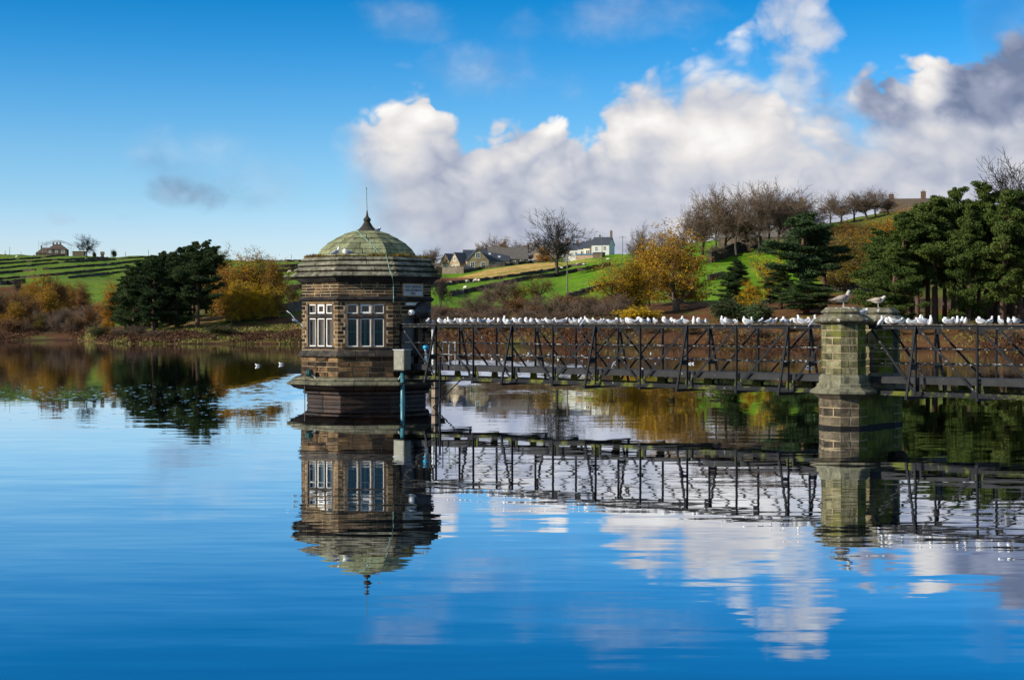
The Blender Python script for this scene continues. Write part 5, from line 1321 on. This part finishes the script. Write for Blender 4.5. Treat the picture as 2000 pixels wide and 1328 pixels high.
for i in range(20):
    u = -20 + i * 10.5; Y = shoreY(min(u, 150)) + R.uniform(9, 45); g = ground(u, Y); h = R.uniform(1.8, 4.2)
    plant(['bushA', 'bushB', 'bushD'][i % 3], u, Y, HZ - (g.z + h - CAMZ) * F / Y, R.uniform(26, 44), 'purple-brown shrub under the wooded bank across the bay', 'russet' if i % 3 == 1 else None, M_twig, 'shrubs of the wooded bank')

# bracken and tussocks along the banks
def ground_stuff(name, label, n, mat, place, size, hgt):
    C = []
    while len(C) < n:
        p = place()
        if p is None: continue
        u, Y = p; g = ground(u, Y); C.append((g.x, g.y, g.z + R.uniform(0, hgt)))
    rng = np.random.default_rng(5); C = np.array(C)
    V, Q = leaf_quads(C, size, rng, 1.0, .6)
    tag(ob(name, arr_mesh(name, V, Q, mat)), label, None, None, 'stuff')
M_brk = leafmat('dead_bracken', [(0.022, 0.012, 0.008), (0.055, 0.027, 0.015), (0.10, 0.048, 0.025), (0.16, 0.095, 0.05)], trans=0.15)
M_tus = leafmat('tussock_grass', [(0.07, 0.065, 0.015), (0.15, 0.12, 0.03), (0.26, 0.20, 0.07), (0.12, 0.16, 0.02)], trans=0.15)
def pl_brk():
    u = R.choice((R.uniform(-60, 165), R.uniform(440, 640), R.uniform(840, 2060), R.uniform(840, 2060), R.uniform(840, 2060), R.uniform(180, 420)))
    d = R.uniform(0.3, 12) if u > 800 else (R.uniform(.3, 30) if u < 165 else R.uniform(.3, 14))
    Y = shoreY(u) + d; x = (u - 1000) / F * Y
    if hash3(x, Y, 3.1) < R.uniform(-.25, .35) or (u > 800 and (R.random() < .5 or d > 7.5)): return None
    return u, Y
ground_stuff('bracken', 'red-brown dead bracken clothing the reservoir banks', 34000, M_brk, pl_brk, .17, .55)
def pl_tus():
    u = R.choice((R.uniform(130, 640), R.uniform(170, 640), R.uniform(170, 640), R.uniform(170, 640), R.uniform(840, 2060))); Y = shoreY(u) + R.uniform(.1, 22); x = (u - 1000) / F * Y
    if hash3(x + 300, Y - 90, 6.3) < R.uniform(-.5, .4): return None
    return u, Y
ground_stuff('tussock_grass', 'tawny tussock grass on the reservoir banks', 17000, M_tus, pl_tus, .17, .3)

# ------------------------------------------------------------------ fittings on the tower and walkway
M_steel = plain('stainless_steel', (0.55, 0.56, 0.58), 0.3, 0.8)
M_greyplastic = plain('grey_cabinet_paint', (0.20, 0.195, 0.15), 0.6, var=0.2)
M_bluepipe = plain('blue_plastic_pipe', (0.04, 0.16, 0.20), 0.4, var=0.25)
M_blue2 = plain('bright_blue_housing', (0.01, 0.30, 0.55), 0.4)
M_black = plain('black_gloss', (0.006, 0.006, 0.007), 0.30, spec=0.45)
M_galv = plain('galvanised_steel', (0.32, 0.34, 0.35), 0.5, 0.4)
M_rust = plain('rust_stained_timber', (0.22, 0.16, 0.11), 0.9, var=0.4)
N1, T1 = fdir(PHI[1]); N0, T0 = fdir(PHI[0]); N7, T7 = fdir(PHI[7])
def D(s, a, z): return TC + N1 * a + T1 * s + Vector((0, 0, z))
# control cabinet on a bracket outside the near truss, its pipe going down into the water
cb = BP(3.30, HW + .42, 0)
t = Thing('control_cabinet', cb + Z * 1.42, 'grey metal control cabinet bolted to the walkway beside the tower', 'cabinet')
ax = (BD, BN, Z)
m = MB().box(cb + Z * 1.88, (.30, .20, .41), ax); t.part('body', m.v, m.f, M_greyplastic)
m = MB().box(cb + Z * 1.88 + BN * .206, (.27, .008, .38), ax); dr = t.part('door', m.v, m.f, M_greyplastic)
m = MB().box(cb + Z * 1.88 + BN * .225 + BD * .22, (.015, .015, .05), ax); t.part('handle', m.v, m.f, M_steel, dr)
m = MB().box(cb + Z * 2.305, (.33, .23, .02), ax); t.part('lid', m.v, m.f, M_galv)
m = MB().box(cb + Z * 1.44 - BN * .1, (.34, .34, .025), ax); t.part('shelf_bracket', m.v, m.f, M_iron)
p0 = cb + BD * .02
t = Thing('drop_pipe', p0 - Z * 1.0, 'turquoise blue pipe running from the cabinet down into the water', 'pipe')
m = MB().tube([p0 + Z * 1.42, p0 - Z * 1.2], .095, 12); t.part('pipe', m.v, m.f, M_bluepipe, smooth=True)
m = MB().tube([p0 + Z * .95, p0 + Z * .90], .115, 12); t.part('clamp', m.v, m.f, M_iron)
m = MB().tube([p0 + Z * .03, p0 - Z * .06], .115, 12); t.part('collar', m.v, m.f, M_bluepipe)
a, b = p0 + Z * 1.25 - BD * .1, D(-1.5, AP + .1, 1.02)
t = Thing('hose', b, 'pale hose drooping from the cabinet to the plinth ledge', 'hose')
m = MB().tube([a.lerp(b, k / 8) - Z * (.22 * math.sin(math.pi * k / 8)) for k in range(9)], .022, 6); t.part('tube', m.v, m.f, plain('pale_hose', (0.42, 0.48, 0.48), 0.5), smooth=True)
# strip lamp, floodlight and dark dish over the doorway
t = Thing('strip_lamp', D(-.15, AP + .04, 4.22), 'white strip lamp under the string course above the door', 'lamp')
m = MB().box(D(-.17, AP + .10, 4.22), (.30, .06, .05), (T1, N1, Z)); t.part('diffuser', m.v, m.f, plain('white_diffuser', (0.7, 0.72, 0.68), 0.4))
m = MB().box(D(-.17, AP + .03, 4.22), (.26, .025, .03), (T1, N1, Z)); t.part('base_plate', m.v, m.f, M_galv)
f0 = D(-.45, AP + .42, 3.86)
t = Thing('floodlight', D(-.3, AP + .02, 3.86), 'small white floodlight on an arm above the tower door', 'lamp')
m = MB().tube([D(-.3, AP, 3.84), D(-.35, AP + .2, 3.84), f0], .02, 6); t.part('arm', m.v, m.f, M_galv)
m = MB().lathe((0, 0, 0), [(.05, -.12), (.10, -.08), (.12, .06), (.09, .12)], 12); q = Vector((-.7, -.6, -.25)).to_track_quat('Z', 'Y').to_matrix()
t.part('head', [f0 + q @ Vector(v) for v in m.v], m.f, M_white, smooth=True)
m = MB().lathe((0, 0, 0), [(.095, .10), (.09, .125)], 12); t.part('lens', [f0 + q @ Vector(v) for v in m.v], m.f, M_steel)
d0 = D(.12, AP + .48, 3.95)
t = Thing('dish', D(.12, AP + .02, 3.8), 'round black glossy dish mounted over the tower door', 'dish')
m = MB().lathe((0, 0, 0), [(.36, 0), (.37, .02), (.34, .05), (.26, .10), (.15, .14), (.05, .155), (.01, .157)], 24)
q = Vector((.05, -.95, .10)).to_track_quat('Z', 'Y').to_matrix()
t.part('bowl', [d0 + q @ Vector(v) for v in m.v], m.f, M_black, smooth=True)
m = MB().tube([D(.12, AP, 3.7), D(.12, AP + .25, 3.7), d0 - Vector((0, 0, .05))], .03, 6); t.part('bracket', m.v, m.f, M_iron)
m = MB().tube([D(.30, AP + .1, 3.2), D(.30, AP + .1, 4.0)], .035, 6); t.part('post', m.v, m.f, M_iron)
# level sensor: blue head on a steel horn
h0 = BP(3.95, .40, 1.70)
t = Thing('level_sensor', h0, 'bright blue sensor head on a flared steel horn at the walkway', 'sensor')
m = MB().lathe(h0, [(.10, 0), (.085, .06), (.06, .3), (.045, .55), (.06, .57), (.06, .60)], 14); t.part('horn', m.v, m.f, M_steel, smooth=True)
m = MB().lathe(h0 + Z * .60, [(.07, 0), (.12, .03), (.12, .15), (.09, .18), (.02, .20)], 14); t.part('head', m.v, m.f, M_blue2, smooth=True)
m = MB().tube([h0 + Vector((-.1, -.05, .7)), h0 + Vector((-.22, -.08, .55)), h0 + Vector((-.18, -.08, .35)), h0 + Vector((-.04, -.04, .3))], .01, 5); t.part('cable', m.v, m.f, M_black)
# graduated gauge staff on the walkway and the piles under its end
g0 = BP(4.45, .50, 1.62)
t = Thing('gauge_staff', g0, 'white graduated gauge staff standing on the walkway by the door', 'gauge')
m = MB().box(g0 + Z * .92, (.045, .02, .92), ax); t.part('board', m.v, m.f, plain('pale_gauge_paint', (0.55, 0.57, 0.56), 0.5))
for i in range(22):
    m = MB().box(g0 + Z * (.1 + i * .08) + BN * .022 + BD * (.02 if i % 2 else -.01), (.022, .003, .014), ax); t.part('mark', m.v, m.f, M_black)
m = MB().box(g0 + Z * 1.86, (.06, .06, .05), ax); t.part('top_cap', m.v, m.f, M_galv)
t = Thing('handrail_gate', BP(4.75, .3, 1.62), 'low galvanised tube gate across the walkway near the door', 'gate')
for s in (-.35, .0, .35):
    m = MB().tube([BP(5.0 + s, .1, 1.62), BP(5.0 + s, .1, 2.62)], .025, 6); t.part('upright', m.v, m.f, M_galv)
for z in (2.12, 2.62):
    m = MB().tube([BP(4.6, .1, z), BP(5.4, .1, z)], .022, 6); t.part('bar', m.v, m.f, M_galv)
for q_, lab in ((HW + .25, 'pale timber pile with iron straps under the near truss beside the tower'),):
    b0 = BP(5.02, q_, 0); t = Thing('support_pile', b0 - Z * 1.5, lab, 'pile')
    m = MB().box(b0 - Z * .1, (.10, .10, 1.1), ax); t.part('shaft', m.v, m.f, M_rust if q_ > 0 else M_iron)
    for z in (.35, -.02, .75):
        m = MB().box(b0 + Z * z, (.115, .115, .03), ax); t.part('strap', m.v, m.f, M_iron)
b0 = BP(5.30, HW + .25, 0); t = Thing('guide_post', b0 - Z * 1.5, 'slim dark iron post beside the pale timber pile', 'post')
m = MB().tube([b0 - Z * 1.2, b0 + Z * 2.0], .045, 8); t.part('shaft', m.v, m.f, M_iron)
m = MB().tube([b0 + Z * 1.98, b0 + Z * 2.03], .06, 8); t.part('top_cap', m.v, m.f, M_iron)
t = Thing('boom_rod', BP(6.3, HW + .1, 1.0), 'thin black rod slanting from the walkway down to the water', 'rod')
m = MB().tube([BP(6.25, HW + .1, 1.06), BP(5.4, HW + .75, 0.0)], .028, 6); t.part('rod', m.v, m.f, M_iron)
m = MB().lathe(BP(6.25, HW + .1, 1.04), [(.05, 0), (.05, .06)], 8); t.part('eye_bolt', m.v, m.f, M_iron)
# winch wheel with chain on the plinth ledge
w0 = TC + N7 * 3.10 - T7 * .25 + Z * 1.30
t = Thing('winch', TC + N7 * 3.10 - T7 * .25 + Z * 1.05, 'small green pulley winch with a hanging chain on the plinth ledge', 'winch')
m = MB().lathe((0, 0, 0), [(.05, -.09), (.16, -.08), (.16, -.05), (.10, -.03), (.10, .03), (.16, .05), (.16, .08), (.05, .09)], 14); q = Vector((.8, -.6, 0)).to_track_quat('Z', 'Y').to_matrix()
t.part('wheel', [w0 + q @ Vector(v) for v in m.v], m.f, plain('green_winch_paint', (0.02, 0.09, 0.085), 0.4), smooth=True)
m = MB().beam(w0 - Z * .26 + N7 * -.25, w0, .05, .06); t.part('bracket', m.v, m.f, M_galv)
m = MB().beam(w0 - Z * .24 + N7 * -.15 + T7 * .3, w0, .04, .05); t.part('brace', m.v, m.f, M_galv)
m = MB().tube([w0 + N7 * .12 - T7 * .14, w0 + N7 * .14 - T7 * .15 - Z * .6, w0 + N7 * .13 - T7 * .15 - Z * 1.6], .02, 6); t.part('chain', m.v, m.f, plain('rusty_chain', (0.12, 0.08, 0.06), 0.8, var=0.4))
m = MB().tube([TC + N7 * (AP + .02) - T7 * -.55 + Z * 1.98, w0 + Z * .1], .014, 5); t.part('cable', m.v, m.f, M_black)
m = MB().lathe(TC + N7 * (AP + .02) - T7 * -.55 + Z * 1.93, [(.05, 0), (.07, .04), (.05, .08)], 8); t.part('anchor', m.v, m.f, M_black)

# ------------------------------------------------------------------ gulls
M_gw = plain('white_plumage', (0.80, 0.80, 0.79), 0.8)
M_gg = plain('grey_wing_feathers', (0.30, 0.32, 0.37), 0.8, var=0.1)
M_gb = plain('black_wing_tips', (0.02, 0.02, 0.022), 0.7)
M_gr = plain('red_bill_and_legs', (0.28, 0.03, 0.02), 0.5)
M_juv = plain('mottled_brown_plumage', (0.52, 0.47, 0.42), 0.85, var=0.25)
M_juvw = plain('mottled_brown_wings', (0.30, 0.25, 0.21), 0.85, var=0.4)
M_eye = plain('dark_eye', (0.01, 0.01, 0.01), 0.2)
def loft(rings, n=10):
    """closed body through (centre, half width, half height) rings, each square to the path"""
    m = MB(); C = [Vector(r[0]) for r in rings]; k = len(C)
    for i, (c, a, b) in enumerate(rings):
        d = (C[min(i + 1, k - 1)] - C[max(i - 1, 0)]).normalized(); sd = Vector((-d.y, d.x, 0)); sd = sd.normalized() if sd.length > .15 else Vector((0, 1, 0))
        u = d.cross(sd).normalized(); u = u if u.z > 0 or abs(d.z) > .9 else -u
        for j in range(n):
            t_ = 2 * math.pi * j / n; m.v.append(tuple(C[i] + sd * (a * math.cos(t_)) + u * (b * math.sin(t_))))
    for i in range(k - 1):
        for j in range(n): m.f.append((i * n + j, i * n + (j + 1) % n, (i + 1) * n + (j + 1) % n, (i + 1) * n + j))
    m.f += [tuple(reversed(range(n))), tuple((k - 1) * n + j for j in range(n))]
    return m
GULL = {}
def gull_template(key, neck, beak, tilt=0.0, legs=.045, body=M_gw, wing=M_gg, puff=1.0):
    """neck: rings from the breast to the brow; beak: (base, tip)"""
    rings = [((-.25, 0, .07), .012, .006), ((-.20, 0, .075), .028, .014), ((-.13, 0, .07), .045 * puff, .042 * puff), ((-.05, 0, .065), .066 * puff, .068 * puff),
             ((.03, 0, .072), .070 * puff, .076 * puff), ((.085, 0, .09), .055 * puff, .066 * puff)] + neck
    ct, st = math.cos(tilt), math.sin(tilt)
    def rot(p): p = Vector(p); return Vector((p.x * ct - p.z * st, p.y, p.x * st + p.z * ct + legs))
    b = loft(rings); parts = [('body', mk('body', [rot(v) for v in b.v], b.f, body, True))]
    for sg in (1, -1):
        w = loft([((.085, sg * .052, .105), .012, .022), ((.03, sg * .072, .098), .014, .050), ((-.07, sg * .062, .092), .013, .046), ((-.16, sg * .036, .085), .010, .028), ((-.22, sg * .02, .082), .007, .014)], 8)
        parts.append(('wing', mk('wing', [rot(v) for v in w.v], w.f, wing, True)))
        w = loft([((-.20, sg * .022, .088), .009, .014), ((-.26, sg * .012, .086), .006, .008), ((-.30, sg * .004, .085), .002, .003)], 6)
        parts.append(('wing_tip', mk('wing_tip', [rot(v) for v in w.v], w.f, M_gb if body is M_gw else wing, True)))
        if legs > .03:
            w = MB().tube([rot((.0, sg * .028, .02)), Vector((rot((.0, sg * .028, .0)).x, sg * .03, .004))], .006, 5)
            w.box((rot((.0, sg * .028, .0)).x + .018, sg * .03, .004), (.024, .016, .003)); parts.append(('leg', mk('leg', w.v, w.f, M_gr if body is M_gw else M_juv)))
    w = MB().tube([rot(beak[0]), rot(Vector(beak[0]).lerp(Vector(beak[1]), .6)), rot(beak[1])], [.011, .008, .002], 6); parts.append(('bill', mk('bill', w.v, w.f, M_gr if body is M_gw else M_gb)))
    hd = Vector(neck[-2][0]); 
    for sg in (1, -1):
        w = MB().lathe(rot(hd + Vector((.01, sg * .030, .008))), [(.002, -.006), (.006, 0), (.002, .006)], 6); parts.append(('eye', mk('eye', w.v, w.f, M_eye)))
    GULL[key] = parts
up_n = [((.115, 0, .135), .040, .042), ((.130, 0, .175), .036, .036), ((.148, 0, .195), .038, .036), ((.175, 0, .192), .022, .022), ((.185, 0, .19), .010, .010)]
lo_n = [((.115, 0, .115), .045, .045), ((.135, 0, .140), .040, .040), ((.155, 0, .155), .039, .037), ((.182, 0, .150), .022, .022), ((.192, 0, .148), .010, .010)]
pr_n = [((.11, 0, .13), .044, .044), ((.105, .02, .165), .038, .036), ((.07, .05, .175), .036, .034), ((.04, .075, .155), .022, .022), ((.03, .08, .145), .010, .010)]
bk_n = [((.10, 0, .13), .046, .046), ((.085, -.01, .165), .040, .038), ((.045, -.03, .17), .036, .034), ((.015, -.04, .15), .02, .02), ((.005, -.045, .14), .010, .010)]
dn_n = [((.125, 0, .085), .044, .044), ((.155, .02, .07), .036, .036), ((.17, .03, .045), .036, .034), ((.165, .04, .015), .02, .02), ((.16, .045, .0), .010, .010)]
gull_template('alert', up_n, ((.185, 0, .19), (.225, 0, .183)), .30)
gull_template('rest', lo_n, ((.19, 0, .148), (.23, 0, .14)), .12)
gull_template('preen', pr_n, ((.03, .08, .145), (.005, .10, .125)), .22)
gull_template('tuck', bk_n, ((.005, -.045, .14), (-.025, -.055, .125)), .10, puff=1.1)
gull_template('breast', dn_n, ((.16, .045, .0), (.15, .05, -.03)), .30)
gull_template('sit', lo_n, ((.19, 0, .148), (.23, 0, .14)), .04, legs=.0, puff=1.08)
gull_template('upright', [((.115, 0, .12), .044, .046), ((.135, 0, .165), .036, .036), ((.155, 0, .185), .038, .036), ((.182, 0, .180), .022, .022), ((.192, 0, .178), .010, .010)], ((.19, 0, .178), (.23, 0, .165)), .75)
gull_template('juv', up_n, ((.185, 0, .19), (.23, 0, .183)), .15, legs=.10, body=M_juv, wing=M_juvw)
gull_template('juvlow', lo_n, ((.19, 0, .148), (.235, 0, .14)), .02, legs=.10, body=M_juv, wing=M_juvw)
def gull(key, p, head, label, group=None, s=1.0, name='gull'):
    e = ob(name, None, None, p); tag(e, label, 'gull', group); e.rotation_euler = (0, 0, head); e.scale = (s, s, s)
    for nm, me in GULL[key]: ob(nm, me, e)
    return e
GL = {'alert': ('white gull standing alert with raised head on the footbridge top chord', 'alert gulls on the footbridge'),
      'rest': ('white gull with grey wings resting level on the footbridge top chord', 'resting gulls on the footbridge'),
      'preen': ('white gull preening its side on the footbridge top chord', 'preening gulls on the footbridge'),
      'tuck': ('white gull with head tucked back asleep on the footbridge top chord', 'sleeping gulls on the footbridge'),
      'breast': ('white gull bending to its breast on the footbridge top chord', 'bending gulls on the footbridge'),
      'upright': ('white gull standing steeply upright on the footbridge top chord', 'upright gulls on the footbridge')}
gx = [840 + x / 5 for x in (100, 190, 262, 318, 352, 376, 425, 482, 515, 570, 612, 678, 722, 768, 806, 840, 878, 945, 1005, 1062, 1105, 1118, 1160, 1205, 1248, 1300, 1372, 1430, 1460, 1492, 1516, 1555, 1595, 1660, 1690, 1752, 1812, 1885, 1930, 1965)]
gx += [1220 + x / 5 for x in (28, 66, 138, 180, 236, 300, 400, 470, 502, 540, 590, 675, 722, 795, 945, 1005, 1080, 1168, 1200, 1245, 1328, 1412, 1448, 1542, 1572, 1622, 1665, 1712, 1790, 1862)]
gx += [1570 + x / 4.579 for x in (545, 645, 700, 750, 785, 805, 870, 940, 1020, 1045, 1078, 1138, 1272, 1290, 1322, 1376, 1412, 1440, 1570, 1668, 1755, 1842, 1898)]
gx += [740 + x / 5.31 for x in (440, 505, 640, 740, 800, 835)] + [850 + 20, 2016, 2034]
keys = ['rest', 'tuck', 'alert', 'rest', 'preen', 'tuck', 'alert', 'upright', 'rest', 'breast', 'preen', 'tuck']
def t_at(u, q):
    """distance along the bridge where the chord offset by q is seen at photo column u"""
    k = (u - 1000) / F; o = TC + BN * q
    return (k * o.y - o.x) / (BD.x - k * BD.y)
for i, u in enumerate(sorted(gx)):
    q = HW if (i * 7) % 3 else -HW
    t_ = t_at(u, q); k = keys[R.randrange(len(keys))]
    if TP - .62 < t_ < TP + .62: continue
    h = math.pi + R.gauss(-.1, .75) if R.random() < .72 else R.gauss(0, .8)
    gull(k, BP(t_, q + R.uniform(-.03, .03), ZT + .002), h, *GL[k], s=R.uniform(.86, 1.10))
gull('juv', BP(TP, 1.2, 3.956), .1, 'large brown speckled young gull standing on the near pier cap', s=1.62)
gull('juvlow', BP(TP, -1.2, 3.956), -.35, 'brown speckled young gull with lowered neck standing on the far pier cap', s=1.4)
gull('rest', BP(TP, 1.2, 0) + N1 * .72 + Vector((.0, 0, 3.66)), .2, 'white gull sitting on the sloping shoulder of the near pier cap', s=1.05)
def roofp(s, a, z): return TC + N0 * a + T0 * s + Vector((0, 0, z))
gull('alert', roofp(-1.22, 2.50, 6.24), .3, 'white gull standing upright on the mossy tower ledge', s=1.25)
gull('tuck', roofp(-.80, 2.48, 6.24), math.pi + .2, 'white gull crouching on the mossy tower ledge with grey back turned', s=1.25)
gull('rest', roofp(.50, .95, 7.30), 1.0, 'white gull sitting near the top of the green dome', s=1.0)
# gull in flight left of the tower
fl = px(576, 626.5, 60.0); e = ob('gull', None, None, fl); tag(e, 'white gull flying with wings spread between tower and shore', 'gull')
b = loft([((-.20, 0, 0), .03, .008), ((-.12, 0, 0), .035, .03), ((0, 0, 0), .055, .055), ((.09, 0, .01), .045, .045), ((.14, 0, .015), .036, .034), ((.18, 0, .012), .018, .018)])
ob('body', mk('body', b.v, b.f, M_gw, True), e)
for sg in (1, -1):
    w = loft([((.04, sg * .03, .02), .085, .012), ((.07, sg * .18, .05), .075, .009), ((.04, sg * .32, .06), .055, .007), ((-.04, sg * .46, .05), .02, .004)], 8)
    V = []
    for (c, a) in zip([(.04, .03, .02), (.07, .18, .05), (.04, .32, .06), (-.05, .47, .05)], (.085, .075, .052, .012)):
        for dx, dz in ((a, 0), (0, .012), (-a, 0), (0, -.008)): V.append((c[0] + dx, sg * c[1], c[2] + dz))
    Fq = [(i * 4 + j, i * 4 + (j + 1) % 4, (i + 1) * 4 + (j + 1) % 4, (i + 1) * 4 + j) for i in range(3) for j in range(4)] + [(3, 2, 1, 0), (12, 13, 14, 15)]
    ob('wing', mk('wing', V, Fq, M_gw, True), e)
w = MB().tube([(.18, 0, .012), (.225, 0, .005)], [.01, .003], 6); ob('bill', mk('bill', w.v, w.f, M_gr), e)
e.rotation_euler = (math.radians(42), math.radians(8), math.radians(75)); e.scale = (1.1, 1.1, 1.1)
# gulls afloat
fx = [(840 + x / 5, 590 + y / 5) for x, y in ((340, 508), (385, 515), (395, 512), (510, 513), (575, 517), (700, 565), (610, 560), (835, 522), (905, 522), (960, 580), (965, 505), (1165, 510), (1160, 525), (1215, 525), (1250, 565), (1480, 585), (1490, 530), (1465, 640), (1795, 595), (1780, 632), (1090, 552))]
fx += [(1220 + x / 5, 590 + y / 5) for x, y in ((255, 503), (635, 605), (665, 603), (175, 662), (305, 610))] + [(1972 - 400 + 13, 720), (1575 + 1, 718)]
for i, (u, v) in enumerate(fx):
    Y = CAMZ * F / (v - HZ); gull('sit', Vector(((u - 1000) / F * Y, Y, -.02)), R.uniform(0, 6.28), 'white gull afloat on the water beyond the footbridge', 'gulls afloat beyond the footbridge', 0.85)
for u, v in ((503, 715), (549, 712)):
    Y = CAMZ * F / (v - HZ); gull('sit', Vector(((u - 1000) / F * Y, Y, -.02)), 3.0, 'white gull afloat on the calm water between tower and promontory', 'gulls afloat off the promontory', 1.1)

# ------------------------------------------------------------------ sheep
M_wool = plain('cream_wool', (0.62, 0.56, 0.46), 0.95, var=0.15); M_face = plain('dark_sheep_face', (0.10, 0.085, 0.07), 0.9)
b = loft([((-.52, 0, .62), .12, .12), ((-.44, 0, .66), .24, .25), ((-.2, 0, .68), .29, .29), ((.1, 0, .68), .29, .28), ((.36, 0, .68), .22, .24), ((.50, 0, .62), .13, .15), ((.60, 0, .48), .11, .12)], 12)
SH_body = mk('body', b.v, b.f, M_wool, True)
b = loft([((.58, 0, .46), .10, .10), ((.66, 0, .34), .10, .10), ((.72, 0, .22), .065, .07), ((.74, 0, .17), .045, .05)], 8); SH_head = mk('head', b.v, b.f, M_wool, True)
SH_legs = []
for x in (-.36, .34):
    for y in (-.13, .13):
        w = MB().tube([(x, y, .55), (x + .02, y, .25), (x, y, -.05)], [.075, .04, .035], 6); SH_legs.append(mk('leg', w.v, w.f, M_face))
w = MB()
for sg in (1, -1): w.box((.60, sg * .13, .44), (.03, .05, .02))
SH_ear = mk('ears', w.v, w.f, M_face)
def sheep(u, v, head, label, group=None, s=1.0):
    g = hit(u, v); e = ob('sheep', None, None, g); tag(e, label, 'sheep', group); e.rotation_euler = (0, 0, head); e.scale = (s, s, s)
    ob('body', SH_body, e); ob('head', SH_head, e)
    for l in SH_legs: ob('leg', l, e)
for (u, v, h) in ((863, 565, 3.6), (879, 557, 3.0), (913, 554, .6), (929, 552, 3.0), (935, 552.5, 2.2)):
    sheep(u, v, h, 'cream sheep grazing just below the straw-coloured field', 'sheep below the straw-coloured field', 1.15)
sheep(909, 567, 2.4, 'cream sheep grazing against the wall end in the pasture', None, 1.15)
for (u, v, h) in ((1128, 520, 3.1), (1141, 520, .1), (1097, 527.5, 3.0), (1188, 510, 3.0)):
    sheep(u, v, h, 'cream sheep grazing in the strip of pasture below the terrace', 'sheep below the terrace', 1.15)
for (u, v, h) in ((9, 500.5, 0), (33, 505, 3.0), (65, 503, .3), (566, 535, 3), (559, 545, .2)):
    sheep(u, v, h, 'tiny pale sheep on the far terraced hill pasture', 'sheep on the far hill', 1.2)
